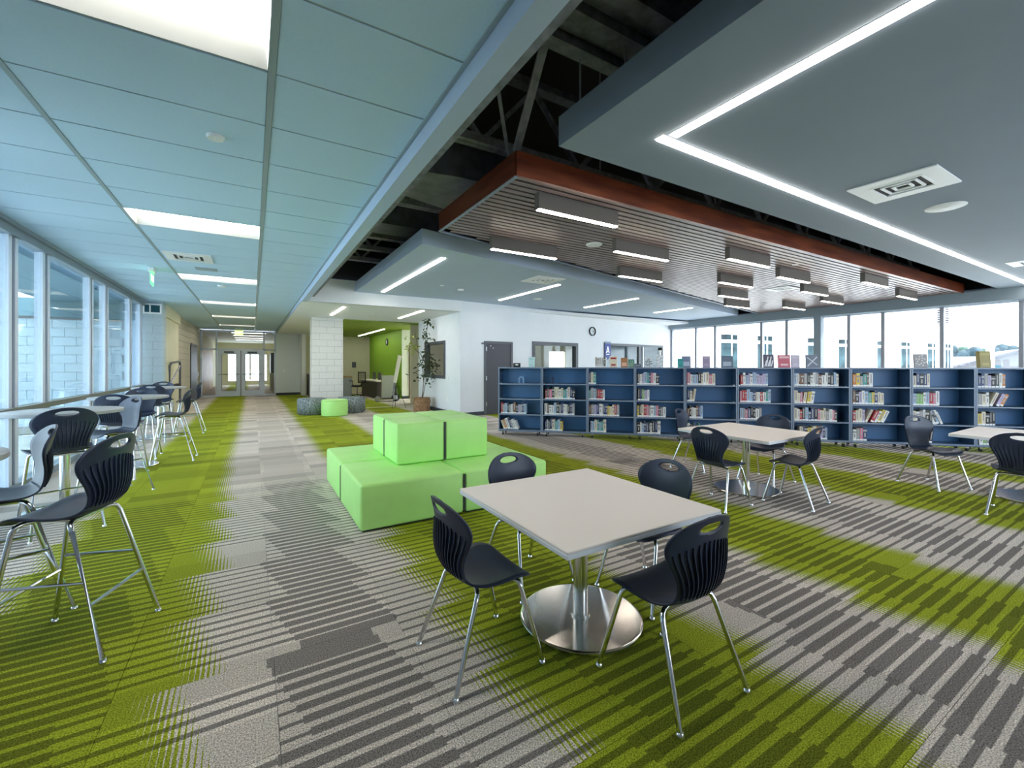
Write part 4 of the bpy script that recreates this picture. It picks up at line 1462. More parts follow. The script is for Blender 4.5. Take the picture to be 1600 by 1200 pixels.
# ================================================================== POUFS AND OTTOMANS
def zipper(parent, p0, p1, horizontal=False):
    m = MB()
    m.beam(p0, p1, 0.020, 0.020)
    m.build('seam', M_SEAM, parent)
    n_ = 22
    z = MB()
    for q in range(n_):
        f = (q + 0.5) / n_
        p = Vector(p0).lerp(Vector(p1), f)
        z.box(p.x - 0.015, p.y - 0.015, p.z - 0.0035, p.x + 0.015, p.y + 0.015, p.z + 0.0035)
    stuff(z.build('zipper_teeth', mat('zipper_dark', (0.05, 0.07, 0.05), 0.5), parent))
PX, PY, PS = 0.79, 3.85, 0.975
lo_n = {(0, 0): 'large lime green floor block at the near left corner of the stack', (1, 0): 'large lime green floor block behind the white table chair',
        (0, 1): 'large lime green floor block at the far left of the stack', (1, 1): 'large lime green floor block at the far right of the stack'}
for (i, j), lab in lo_n.items():
    t = thing('lime_block', lab, 'soft block', (PX + i * (PS + 0.012), PY + j * (PS + 0.012), 0), 0, 'lime green soft blocks')
    bm_build('cushion', rounded_box(0, 0, 0.012, PS, PS, 0.412, 0.028), M_POUF, t)
    MB().box(0.03, 0.03, 0.0, PS - 0.03, PS - 0.03, 0.02).build('base', M_SEAM, t)
    if j == 0 and i == 0:
        zipper(t, (PS + 0.006, 0.012, 0.03), (PS + 0.006, 0.012, 0.385))
        zipper(t, (0.012, PS + 0.006, 0.03), (0.012, PS + 0.006, 0.385))
UX, UY, US = 1.27, 4.41, 0.52
up_n = {(0, 0): 'small lime green top block at the near left of the upper tier', (1, 0): 'small lime green top block at the near right of the upper tier',
        (0, 1): 'small lime green top block at the far left of the upper tier', (1, 1): 'small lime green top block at the far right of the upper tier'}
for (i, j), lab in up_n.items():
    t = thing('lime_block', lab, 'soft block', (UX + i * (US + 0.01), UY + j * (US + 0.01), 0.412), 0, 'lime green soft blocks')
    bm_build('cushion', rounded_box(0, 0, 0.002, US, US, 0.43, 0.024), M_POUF, t)
    if i == 0 and j == 0:
        zipper(t, (US + 0.005, 0.012, 0.01), (US + 0.005, 0.012, 0.415))
        zipper(t, (0.012, US + 0.005, 0.01), (0.012, US + 0.005, 0.415))
t = thing('drum_stool', 'lime green drum stool in front of the two grey ottomans', 'stool', (2.02, 13.27, 0))
MB().lathe([(0.33, 0.0), (0.355, 0.02), (0.36, 0.2), (0.355, 0.42), (0.33, 0.455), (0, 0.465)], 40).build('cushion', M_POUF, t)
MB().lathe([(0.332, 0.418), (0.361, 0.425), (0.332, 0.432)], 40).build('piping', mat('dark_lime', (0.13, 0.36, 0.06), 0.5), t)
for x, y, rz, lab in ((1.50, 13.93, 0.2, 'speckled grey ottoman left of the lime drum stool'), (2.60, 13.9, 0.5, 'speckled grey ottoman right of the lime drum stool')):
    t = thing('grey_ottoman', lab, 'ottoman', (x, y, 0), rz, 'speckled grey ottomans')
    bm = bmesh.new()
    r_ = bmesh.ops.create_cone(bm, cap_ends=True, segments=6, radius1=0.42, radius2=0.42, depth=0.46)
    bmesh.ops.translate(bm, verts=bm.verts[:], vec=(0, 0, 0.23 + 0.01))
    bmesh.ops.bevel(bm, geom=bm.edges[:], offset=0.03, segments=2, affect='EDGES')
    bm_build('cushion', bm, M_SPECK, t)
    MB().lathe([(0.36, 0), (0.36, 0.02)], 6).build('base', M_RUB, t)

# ================================================================== CHAIRS
CTR = [(.232, .392), (.222, .412), (.195, .428), (.15, .436), (.10, .436), (.04, .430), (-.02, .424), (-.08, .421), (-.13, .423), (-.17, .433), (-.20, .455),
       (-.220, .49), (-.232, .53), (-.238, .575), (-.240, .62), (-.243, .665), (-.249, .70), (-.258, .735), (-.268, .77), (-.277, .80), (-.282, .818)]
WID = [.095, .156, .194, .215, .222, .217, .206, .192, .176, .160, .148,
       .146, .152, .168, .190, .208, .209, .193, .158, .104, .03]
NB = 10                # row where the seat meets the back
CTR = [(y * 0.83 + 0.008, z) for y, z in CTR]
def cat_(arr, s):
    i = min(max(int(s), 0), len(arr) - 2)
    f = s - i
    g = lambda k: arr[min(max(k, 0), len(arr) - 1)]
    def c(p0, p1, p2, p3):
        return 0.5 * (2 * p1 + (p2 - p0) * f + (2 * p0 - 5 * p1 + 4 * p2 - p3) * f * f + (3 * p1 - p0 - 3 * p2 + p3) * f ** 3)
    a = (g(i - 1), g(i), g(i + 1), g(i + 2))
    if isinstance(a[0], tuple):
        return tuple(c(*[q[k] for q in a]) for k in range(2))
    return c(*a)
def shell_pt(s, u):
    y, z = cat_(CTR, s)
    w = max(cat_(WID, s), 0.02)
    y2, z2 = cat_(CTR, min(s + 0.05, len(CTR) - 1))
    y1, z1 = cat_(CTR, max(s - 0.05, 0))
    ty, tz = y2 - y1, z2 - z1
    l = math.hypot(ty, tz) or 1
    ny, nz_ = tz / l, -ty / l          # inward normal: up on the seat, forward on the back
    if nz_ < 0 and s < NB:
        ny, nz_ = -ny, -nz_
    k = (w / 0.21) ** 2
    lift = 0.020 if s < NB - 3 else 0.020 + 0.030 * min(1, (s - NB + 3) / 5)
    if s < 4:
        lift = 0.020 - 0.018 * (4 - s) / 4
    q = lift * k * u * u
    return Vector((u * w, y + ny * q, z + nz_ * q))
def shell_mesh(name, s0, s1, ns, nu, hole=None):
    bm = bmesh.new()
    grid = []
    for i in range(ns + 1):
        s = s0 + (s1 - s0) * i / ns
        grid.append([bm.verts.new(shell_pt(s, -1 + 2 * j / nu)) for j in range(nu + 1)])
    for i in range(ns):
        for j in range(nu):
            bm.faces.new((grid[i][j], grid[i][j + 1], grid[i + 1][j + 1], grid[i + 1][j]))
    if hole:
        hx, hz, zc_ = hole
        def val(co):
            zz = (co.z - zc_) / hz
            return (co.x / hx) ** 2 + zz * zz
        dl = [f for f in bm.faces if val(f.calc_center_median()) < 1.0]
        bmesh.ops.delete(bm, geom=dl, context='FACES')
        for e in [e for e in bm.edges if e.is_boundary]:
            for v in e.verts:
                q = val(v.co)
                if q < 3.0 and abs(v.co.z - zc_) < 0.04 and abs(v.co.x) < hx * 1.6:
                    sc = 1 / math.sqrt(max(q, 1e-4))
                    v.co.x *= sc
                    dz = (v.co.z - zc_) * (sc - 1)
                    v.co.z += dz
                    v.co.y -= dz * 0.3
    bmesh.ops.recalc_face_normals(bm, faces=bm.faces[:])
    bmesh.ops.solidify(bm, geom=bm.faces[:], thickness=0.010)
    for f in bm.faces:
        f.smooth = True
    me = bpy.data.meshes.new(name)
    bm.to_mesh(me)
    bm.free()
    me.materials.append(M_SHELL)
    return me
seat_me = shell_mesh('seat', 0, NB, 26, 14)
back_me = shell_mesh('backrest', NB, 20, 40, 22, (0.074, 0.0225, 0.770))
def rib_mesh():
    m = MB()
    for k in range(-6, 7):
        u = k / 7.0
        top = 16.3 - 1.7 * abs(u) ** 1.6
        pts = []
        n_ = 12
        for q in range(n_ + 1):
            s = NB + 0.35 + (top - NB - 0.35) * q / n_
            p = shell_pt(s, u)
            e = 1e-2
            du = shell_pt(s, u + e) - p
            ds = shell_pt(s + 0.05, u) - p
            n3 = du.cross(ds).normalized()
            if n3.y > 0:
                n3 = -n3
            hgt = 0.009 * math.sin(PI * min(1, (q + 0.4) / n_ * 1.0)) + 0.006
            pts.append((p + n3 * 0.004, p + n3 * (0.010 + hgt), du.normalized()))
        vs = []
        for a, b_, d in pts:
            vs += [a - d * 0.0035, a + d * 0.0035, b_ + d * 0.0022, b_ - d * 0.0022]
        fs = []
        for q in range(n_):
            for c in range(4):
                fs.append((q * 4 + c, q * 4 + (c + 1) % 4, q * 4 + 4 + (c + 1) % 4, q * 4 + 4 + c))
        fs += [(0, 1, 2, 3), (n_ * 4 + 3, n_ * 4 + 2, n_ * 4 + 1, n_ * 4)]
        m.add(vs, fs)
    # band under the ribs
    vs, fs = [], []
    for j in range(13):
        p = shell_pt(NB + 0.35, -0.9 + j * 0.15)
        vs += [p + Vector((0, -0.008, -0.006)), p + Vector((0, -0.016, 0.0)), p + Vector((0, -0.010, 0.008))]
    for j in range(12):
        for c in range(2):
            fs.append((j * 3 + c, j * 3 + c + 1, j * 3 + c + 4, j * 3 + c + 3))
    m.add(vs, fs)
    return m.mesh('rib', M_SHELL)
rib_me = rib_mesh()
def leg_mesh(sx, front, dz):
    if front:
        p = [(sx * 0.10, 0.085, .408 + dz), (sx * 0.145, 0.11, .408 + dz), (sx * 0.165, 0.125, .398 + dz), (sx * 0.176, 0.132, .375 + dz), (sx * 0.225, 0.225 + 0.04 * dz, 0.012)]
    else:
        p = [(sx * 0.10, -0.075, .400 + dz), (sx * 0.145, -0.09, .400 + dz), (sx * 0.165, -0.10, .390 + dz), (sx * 0.174, -0.112, .365 + dz), (sx * 0.225, -0.235 - 0.15 * dz, 0.012)]
    return MB().tube(p, 0.0115, 10).mesh('leg', M_CHROME), p[-1], p[-2]
def make_chair(name, label, dz, loc, rz, group):
    t = thing(name, label, 'chair' if dz == 0 else 'stool', loc, rz, group)
    seat = link('seat', seat_me, t, (0, 0, dz))
    back = link('backrest', back_me, t, (0, 0, dz))
    link('ribs', rib_me, back)
    m = MB()
    m.tube([(-0.10, 0.085, .408 + dz), (0.10, 0.085, .408 + dz)], 0.0115, 8)
    m.tube([(-0.10, -0.075, .400 + dz), (0.10, -0.075, .400 + dz)], 0.0115, 8)
    m.tube([(-0.09, 0.085, .408 + dz), (-0.09, -0.075, .400 + dz)], 0.0115, 8)
    m.tube([(0.09, 0.085, .408 + dz), (0.09, -0.075, .400 + dz)], 0.0115, 8)
    m.build('seat_frame', M_CHROME, t)
    ends = {}
    for sx in (-1, 1):
        for fr in (True, False):
            me, foot, hip = leg_mesh(sx, fr, dz)
            lg = link('leg', me, t)
            ends[(sx, fr)] = (Vector(hip), Vector(foot))
            g_ = MB().lathe([(0, 0), (0.019, 0.0), (0.019, 0.008), (0.013, 0.018), (0.0, 0.018)], 12, foot[0], foot[1])
            g_.build('glide', M_CHROME, lg)
    if dz > 0:
        def at_z(k, z):
            h, f = ends[k]
            return h.lerp(f, (h.z - z) / (h.z - f.z))
        for a, b_, z in (((-1, True), (1, True), 0.30), ((-1, False), (1, False), 0.27), ((-1, True), (-1, False), 0.38), ((1, True), (1, False), 0.38)):
            MB().tube([at_z(a, z), at_z(b_, z)], 0.0085, 8).build('foot_rail', M_CHROME, t)
    return t
def ang(fx, fy):
    return math.atan2(fy, fx) - PI / 2
GC = 'navy shell chairs at the white tables'
CH = [
    (0.98, 1.95, ang(1, 0.02), 'navy shell chair standing left of the nearest white table, seen from the side'),
    (1.655, 1.345, ang(0, 1), 'navy shell chair at nearest white table with ribbed back to the camera'),
    (1.60, 2.47, ang(0.12, -1), 'navy shell chair tucked behind the nearest white table, beside the lime blocks'),
    (2.17, 1.93, ang(-1, -0.02), 'navy shell chair tucked under the right side of the nearest white table'),
    (4.19, 2.78, ang(1, 0.02), 'dark shell chair at middle table, its ribbed back turned to the camera'),
    (4.93, 2.39, ang(-0.12, 1), 'dark shell chair at middle table nearest the open carpet on the right'),
    (5.34, 3.92, ang(0.26, -0.96), 'shell chair behind the left corner of the middle table, turned towards the camera'),
    (5.52, 3.02, ang(-1, 0.02), 'dark shell chair behind the right corner of the middle table, its back by the books'),
    (7.02, 1.86, ang(-0.37, -0.93), 'dark shell chair standing alone left of the right-hand table'),
    (6.33, 1.03, ang(1, 0.1), 'dark shell chair cut by the right picture edge'),
]
c0 = make_chair('shell_chair', CH[0][3], 0.0, (CH[0][0], CH[0][1], 0), CH[0][2], GC)
for x, y, rz, lab in CH[1:]:
    copy_thing(c0, (x, y, 0), rz, lab)
GS_ = 'navy bar stools along the window'
ST = [
    (-0.81, 3.135, ang(-0.94, 0.33), 'bar stool nearest the camera with ribbed back, at the left picture edge'),
    (-1.25, 3.64, ang(-0.92, -0.40), 'bar stool behind the nearest one, smooth front of its back showing'),
    (-1.46, 5.35, ang(-0.44, 0.9), 'bar stool with ribbed back before the nearest full round bar table'),
    (-1.34, 6.46, ang(-0.80, -0.60), 'bar stool with smooth blue back right of the nearest full bar table'),
    (-1.47, 7.40, ang(0.1, 1), 'bar stool with light handle slot between first and second bar tables'),
    (-1.50, 8.72, ang(0, -1), 'bar stool behind the second full bar table facing the camera'),
    (-1.60, 10.55, ang(0.1, 1), 'bar stool in front of the farthest bar table'),
    (-1.68, 11.85, ang(0, -1), 'farthest bar stool, behind the last bar table by the pilaster'),
    (-1.04, 8.30, ang(-1, 0), 'bar stool seen side-on at the aisle side of the second bar table'),
    (-1.17, 11.46, ang(-1, 0), 'far bar stool seen side-on at the aisle side of the last bar table'),
]
s0 = make_chair('bar_stool', ST[0][3], 0.265, (ST[0][0], ST[0][1], 0), ST[0][2], GS_)
for x, y, rz, lab in ST[1:]:
    copy_thing(s0, (x, y, 0), rz, lab)

# ================================================================== TABLES
def table(x, y, sx, sy, h, label):
    t = thing('square_table', label, 'table', (x, y, 0), 0, 'square white tables')
    bm_build('tabletop', rounded_box(-sx / 2, -sy / 2, h - 0.012, sx / 2, sy / 2, h, 0.003, 1), M_TOP, t, False)
    bm_build('edge_band', rounded_box(-sx / 2 - 0.001, -sy / 2 - 0.001, h - 0.034, sx / 2 + 0.001, sy / 2 + 0.001, h - 0.0122, 0.003, 1), M_EDGE, t, False)
    MB().lathe([(0, 0.035), (0.042, 0.035), (0.042, h - 0.034), (0, h - 0.034)], 28).build('post', M_STAIN, t)
    MB().lathe([(0, 0.0), (0.335, 0.0), (0.345, 0.008), (0.345, 0.016), (0.335, 0.022), (0.329, 0.0221), (0.055, 0.0235), (0.055, 0.035), (0, 0.035)], 56).build('base_plate', M_STAIN, t)
    MB().box(-0.22, -0.22, h - 0.045, 0.22, 0.22, h - 0.034).build('mounting_plate', M_RUB, t)
table(1.615, 1.93, 1.03, 1.07, 0.684, 'nearest white square table with a chair on each side')
table(4.93, 2.92, 1.03, 1.08, 0.684, 'middle white square table in front of the bookcases')
table(7.22, 1.10, 1.10, 1.08, 0.684, 'white square table cut by the right picture edge')
def bar_table(x, y, label, r=0.44):
    t = thing('bar_table', label, 'bar table', (x, y, 0), 0, 'round grey bar tables')
    MB().lathe([(0, 0.968), (r - 0.004, 0.968), (r, 0.972), (r, 0.997), (r - 0.004, 1.0), (0, 1.0)], 48).build('tabletop', M_BARTOP, t)
    MB().lathe([(0, 0.03), (0.04, 0.03), (0.04, 0.968), (0, 0.968)], 24).build('post', M_STAIN, t)
    MB().lathe([(0, 0.0), (0.315, 0.0), (0.325, 0.008), (0.325, 0.016), (0.315, 0.022), (0.309, 0.0221), (0.052, 0.0235), (0.052, 0.034), (0, 0.034)], 44).build('base_plate', M_STAIN, t)
bar_table(-1.52, 3.20, 'round grey bar table cut by the left picture edge')
bar_table(-1.60, 5.97, 'nearest fully visible round grey bar table by the windows')
bar_table(-1.50, 8.08, 'second fully visible round grey bar table by the windows')
bar_table(-1.62, 11.2, 'farthest round grey bar table near the block pilaster')

# ================================================================== BOOKCASES AND BOOKS
BKA = math.atan2(-0.687, 0.726)
UW, UD, UH = 0.909, 0.34, 1.40
B0 = Vector((4.36, 7.82, 0))
bdx = Vector((math.cos(BKA), math.sin(BKA), 0))
bdy = Vector((-math.sin(BKA), math.cos(BKA), 0))
SHZ = [1.066, 0.756, 0.440, 0.118]
def make_bookcase(label):
    t = thing('bookcase', label, 'bookcase', tuple(B0), BKA, 'row of navy bookcases on casters')
    W = UW - 0.006
    for x in (0.0, W - 0.022):
        MB().box(x, 0.006, 0.10, x + 0.022, UD, UH - 0.024).build('side_panel', M_CASE, t)
        MB().box(x, 0.0, 0.10, x + 0.022, 0.006, UH - 0.024).build('side_edge', M_CASEL, t)
    MB().box(-0.002, -0.004, UH - 0.024, W + 0.002, UD, UH).build('top', M_CASEL, t)
    MB().box(0.022, UD - 0.016, 0.10, W - 0.022, UD, UH - 0.024).build('back_panel', M_CASEB, t)
    for z in SHZ:
        q = MB().box(0.022, 0.010, z - 0.020, W - 0.022, UD - 0.016, z).build('shelf', M_CASE, t)
        MB().box(0.022, 0.002, z - 0.022, W - 0.022, 0.010, z).build('shelf_edge', M_CASEL, q)
        MB().box(0.03, 0.05, z, 0.05, 0.08, z + 0.012).box(W - 0.05, 0.05, z, W - 0.03, 0.08, z + 0.012).build('shelf_clip', M_STAIN, q)
    MB().box(0.0, 0.004, 0.085, W, UD, 0.10).build('base', M_CASE, t)
    for x in (0.09, W - 0.09):
        for y in (0.05, UD - 0.05):
            c_ = MB().box(x - 0.02, y - 0.02, 0.055, x + 0.02, y + 0.02, 0.085).build('caster', M_STAIN, t)
            MB().lathe([(0, -0.012), (0.028, -0.012), (0.032, 0), (0.028, 0.012), (0, 0.012)], 14, mtx=Matrix.Translation((x, y, 0.032)) @ Matrix.Rotation(PI / 2, 4, 'Y')).build('wheel', M_RUB, c_)
    return t
bc0 = make_bookcase('first navy bookcase at the left end of the row, beside the dark door')
for k in range(1, 10):
    lab = 'navy bookcase on casters, %s from the left end of the row' % ORD[k]
    if k == 9:
        lab = 'navy bookcase on casters cut by the right picture edge'
    p = B0 + bdx * (UW * k)
    copy_thing(bc0, tuple(p), BKA, lab)
BOOK_COL = [('white', (0.72, 0.71, 0.69)), ('cream', (0.66, 0.58, 0.44)), ('black', (0.02, 0.02, 0.025)), ('navy', (0.03, 0.05, 0.15)), ('pale blue', (0.32, 0.45, 0.62)),
            ('red', (0.42, 0.03, 0.04)), ('pink', (0.60, 0.18, 0.27)), ('teal', (0.05, 0.30, 0.28)), ('grey', (0.28, 0.28, 0.30)), ('brown', (0.17, 0.08, 0.04)),
            ('orange', (0.58, 0.20, 0.03)), ('yellow', (0.66, 0.48, 0.05)), ('lilac', (0.45, 0.38, 0.58)), ('green', (0.20, 0.42, 0.12))]
BW_ = [14, 8, 12, 8, 9, 5, 6, 4, 8, 4, 2, 2, 4, 2]
M_PAGE = mat('page_block', (0.70, 0.66, 0.56), 0.8)
M_STICK = mat('spine_sticker', (0.82, 0.82, 0.82), 0.5)
def book_mesh(c, variant):
    name, col = c
    mc = mat('book_' + name.replace(' ', '_'), col, 0.45, noise_amt=0.1, noise_scale=9)
    alt = mat('book_title_' + ('dark' if sum(col) > 1.1 else 'pale'), (0.30, 0.28, 0.30) if sum(col) > 1.1 else (0.42, 0.40, 0.38), 0.5)
    m = MB()
    m.box(0.0, 0.0, 0.0, 1.0, 0.15, 1.0, 0)
    m.box(0.14, 0.004, 0.985, 0.86, 0.15, 1.004, 1)
    m.box(0.04, -0.0012, 0.02, 0.96, 0.0, 0.15, 2)
    if variant == 0:
        m.box(0.36, -0.0012, 0.36, 0.64, 0.0, 0.90, 3)
    elif variant == 1:
        m.box(0.0, -0.0012, 0.70, 1.0, 0.0, 0.84, 3)
        m.box(0.3, -0.0012, 0.30, 0.7, 0.0, 0.60, 3)
    else:
        m.box(0.34, -0.0012, 0.25, 0.66, 0.0, 0.92, 3)
    return m.mesh('book', [mc, M_PAGE, M_STICK, alt])
BK = {}
LAY = [
    [None, None, (.03, .66, 0), (.10, .48, -1)],
    [None, (.05, .72, 0), (.03, .74, 0), (.04, .46, 0)],
    [(.0, .16, 0), (.0, .38, 0), (.0, .69, 0), (.04, .42, 0)],
    [(.02, .50, 0), (.03, .30, 0), (.02, .64, 0), (.02, .50, 0)],
    [(.02, .60, 0), (.02, .20, 1), (.02, .36, 0), (.02, .30, 0)],
    [(.04, .60, 0), (.03, .62, 0), (.03, .45, 0), None],
    [(.02, .84, 0), (.02, .40, 1), (.02, .84, 0), (.12, .66, 0)],
    [(.03, .42, 0), (.03, .56, 0), (.03, .56, 2), (.03, .30, 0)],
    [(.02, .33, 0), (.02, .44, 0), (.02, .56, -2), (.16, .32, 1)],
    [(.03, .50, 0), (.03, .42, 2), (.03, .30, 0), (.05, .40, 0)]]
pal = {(4, 0): ['white', 'cream', 'pink', 'white', 'cream'], (5, 0): ['navy', 'white', 'pale blue', 'grey', 'lilac'], (5, 1): ['teal', 'white', 'cream', 'red', 'navy', 'pale blue', 'white', 'pink'],
       (6, 0): ['black', 'white', 'grey', 'pale blue', 'brown'], (8, 1): ['pale blue', 'green', 'pink', 'pink', 'white', 'lilac', 'black'], (3, 3): ['grey', 'black', 'pink', 'white', 'navy'],
       (0, 3): ['white', 'navy', 'grey', 'white'], (9, 2): ['black', 'pink', 'brown', 'yellow', 'black'], (8, 3): ['pink', 'white', 'black']}
rb = random.Random(21)
books = []
names = [c[0] for c in BOOK_COL]
for un in range(10):
    for sh in range(4):
        L_ = LAY[un][sh]
        if not L_:
            continue
        inner = UW - 0.05
        x = 0.022 + L_[0] * inner
        xe = 0.022 + L_[1] * inner
        k = 0
        while x < xe - 0.03:
            th = rb.uniform(0.030, 0.056)
            hh = rb.uniform(0.185, 0.245)
            p_ = pal.get((un, sh))
            c = rb.choice(p_) if p_ and rb.random() < 0.85 else rb.choices(names, BW_)[0]
            lean = 0.0
            frac = (x - 0.022 - L_[0] * inner) / max(xe - x + (x - 0.022 - L_[0] * inner), 1e-3)
            if L_[2] == 1 and frac > 0.4:
                lean = 0.14
            if L_[2] == 2 and frac > 0.35:
                lean = 0.42
            if L_[2] == -1:
                lean = -0.36
            if L_[2] == -2 and frac > 0.6:
                lean = -0.38
            books.append((un, sh, k, x, th, hh, c, lean))
            x += th / math.cos(lean) + 0.002 + (0.012 if lean and k and books[-2][7] != lean and books[-2][0] == un and books[-2][1] == sh else 0)
            if lean > 0.3 and (len(books) < 2 or books[-2][7] == 0):
                x += 0.03
            k += 1
SHW = ['top', 'second', 'third', 'bottom']
order = sorted(range(len(books)), key=lambda i: -books[i][0])     # the right-hand cases stand nearer and show larger
keep = set(order[:296])
stf = MB()
stf_m = []
for i, (un, sh, k, x, th, hh, c, lean) in enumerate(books):
    org = B0 + bdx * (UW * un)
    xx = x + (hh * math.sin(-lean) if lean < 0 else 0)
    xx = x
    z = SHZ[sh] + 0.001 + (abs(math.sin(lean)) * th if lean > 0 else 0)
    if lean < 0:
        z = SHZ[sh] + 0.001
    loc = org + bdx * xx + bdy * 0.035 + Vector((0, 0, z))
    key = (c, (i * 7) % 3)
    if key not in BK:
        BK[key] = book_mesh(BOOK_COL[names.index(c)], key[1])
    o = link('book', BK[key], None, loc, (0, lean, BKA))
    o.scale = (th, 1, hh)
    if i in keep:
        un_w = ORD[un]
        pos = 'leftmost' if k == 0 else ORD[min(k, 23)] + ' from left'
        lw = {0: '', 1: 'tilted '}[1 if lean else 0]
        tag(o, '%s%s book, %s on the %s shelf of the %s bookcase' % (lw, c, pos, SHW[sh], un_w), 'book', 'books on the navy bookcases')
    else:
        stf_m.append(o)
if stf_m:
    st_all = MB()
    mats_l = []
    for o in stf_m:
        mw = Matrix.Translation(o.location) @ o.rotation_euler.to_matrix().to_4x4() @ Matrix.Diagonal((*o.scale, 1))
        me = o.data
        idx = []
        for mm in me.materials:
            if mm not in mats_l:
                mats_l.append(mm)
            idx.append(mats_l.index(mm))
        off = len(st_all.v)
        st_all.v += [tuple(mw @ v.co) for v in me.vertices]
        for pgn in me.polygons:
            st_all.f.append(tuple(off + q for q in pgn.vertices))
            st_all.mi.append(idx[pgn.material_index])
            st_all.sm.append(False)
        bpy.data.objects.remove(o)
    o = stuff(st_all.build('books', mats_l))
    tag(o, 'library books on the leftmost shelves of the row of navy bookcases', 'books')
# bookends on the top shelves
for un, fx, lab, col in ((0, 0.50, 'pale blue bookend alone on the top shelf of the leftmost bookcase', (0.20, 0.34, 0.55)), (1, 0.22, 'navy bookend alone on the top shelf of the second bookcase', (0.03, 0.05, 0.12))):
    p = B0 + bdx * (UW * un + fx * UW) + bdy * 0.1 + Vector((0, 0, SHZ[0]))
    t = thing('bookend', lab, 'bookend', tuple(p), BKA)
    mm = mat('bookend_%d' % un, col, 0.4)
    m = MB()
    m.box(-0.06, 0, 0, 0.06, 0.13, 0.004)
    m.build('foot', mm, t)
    m = MB()
    if un == 0:
        for a in range(12):
            a0, a1 = PI * a / 12, PI * (a + 1) / 12
            m.prism([(0.06 * math.cos(a0), 0.06 * math.sin(a0) + 0.085), (0.06 * math.cos(a1), 0.06 * math.sin(a1) + 0.085), (0.03 * math.cos(a1), 0.03 * math.sin(a1) + 0.085), (0.03 * math.cos(a0), 0.03 * math.sin(a0) + 0.085)], 0, 0.02)
        m.box(-0.06, 0, 0, -0.03, 0.085, 0.02)
        m.box(0.03, 0, 0, 0.06, 0.085, 0.02)
    else:
        m.prism([(-0.02, 0), (0.02, 0), (0.02, 0.12), (0.0, 0.15), (-0.02, 0.14)], -0.03, 0.03)
    o = m.build('plate', mm, t)
    o.rotation_euler = (PI / 2, 0, 0)
    o.location = (0, 0.05, 0.003)

# ---- things displayed on top of the bookcases
def top_at(un, f, dy=0.12):
    return B0 + bdx * (UW * (un + f)) + bdy * dy + Vector((0, 0, UH))
def display_book(un, f, w_, h_, cols, label, rz=0.0, art=0, dy=0.12, th=0.03):
    p = top_at(un, f, dy)
    t = thing('display_book', label, 'book', tuple(p), BKA + rz, 'books displayed on top of the bookcases')
    t.rotation_euler = (-0.10, 0, BKA + rz)
    mc = mat('display_' + '_'.join('%02d' % int(c * 99) for c in cols[0]), cols[0], 0.4)
    m2 = mat('display_' + '_'.join('%02d' % int(c * 99) for c in cols[1]), cols[1], 0.4)
    MB().box(-w_ / 2, 0, 0.002, w_ / 2, th, h_).build('cover', mc, t)
    MB().box(-w_ / 2 + 0.004, 0.004, h_ - 0.003, w_ / 2 - 0.002, th - 0.004, h_ + 0.001).build('pages', M_PAGE, t)
    m = MB()
    y = -0.001
    if art == 0:
        m.box(-w_ * 0.36, y, h_ * 0.12, w_ * 0.36, 0, h_ * 0.5)
    elif art == 1:
        for q in range(5):
            m.beam((-w_ * 0.42 + q * w_ * 0.16, y, h_ * 0.08), (-w_ * 0.22 + q * w_ * 0.15, y, h_ * (0.55 + 0.3 * (q % 2))), 0.002, 0.018)
    elif art == 2:
        m.box(-w_ * 0.40, y, h_ * 0.74, w_ * 0.40, 0, h_ * 0.9)
        m.box(-w_ * 0.30, y, h_ * 0.15, w_ * 0.30, 0, h_ * 0.3)
    elif art == 3:
        m.beam((-w_ * 0.4, y, h_ * 0.1), (w_ * 0.4, y, h_ * 0.85), 0.002, 0.022)
        m.beam((-w_ * 0.4, y, h_ * 0.8), (w_ * 0.4, y, h_ * 0.2), 0.002, 0.016)
    elif art == 4:
        for q in range(14):
            a = q * 2.4
            r_ = 0.42 * math.sqrt((q + 1) / 14)
            m.box(w_ * r_ * math.cos(a) - 0.012, y, h_ * (0.5 + r_ * math.sin(a)) - 0.01, w_ * r_ * math.cos(a) + 0.012, 0, h_ * (0.5 + r_ * math.sin(a)) + 0.012)
    if art in (0, 2, 3) and len(m.f) > 6:
        for q in range(len(m.f) // 6):
            p_ = MB()
            p_.add(m.v[q * 8:q * 8 + 8], [tuple(i - q * 8 for i in f) for f in m.f[q * 6:q * 6 + 6]])
            p_.build('cover_art', m2, t)
    else:
        o = m.build('cover_art', m2, t)
        if art in (1, 4):
            stuff(o)
t = thing('shelf_sign', 'small black and white sign on top of the leftmost bookcase', 'sign', tuple(top_at(0, 0.40)), BKA)
MB().box(-0.075, 0, 0, 0.075, 0.02, 0.085).build('plate', M_BLACK, t)
m = MB()
m.prism([(-0.05, 0.05), (0.0, 0.035), (0.05, 0.05), (0.0, 0.065)], 0, 0.001)
o = m.build('emblem', M_WPL, t)
o.rotation_euler = (PI / 2, 0, 0)
t = thing('shelf_sign', 'small dark sign with pale letters on top of the third bookcase', 'sign', tuple(top_at(3, 0.06)), BKA)
MB().box(-0.06, 0, 0, 0.06, 0.02, 0.07).build('plate', M_FRAME, t)
MB().box(-0.045, -0.001, 0.02, 0.045, 0, 0.05).build('letters', M_CASEL, t)
display_book(0, 0.74, .13, .21, ((.52, .70, .68), (.40, .58, .58)), 'mint green book standing on the leftmost bookcase', art=2)
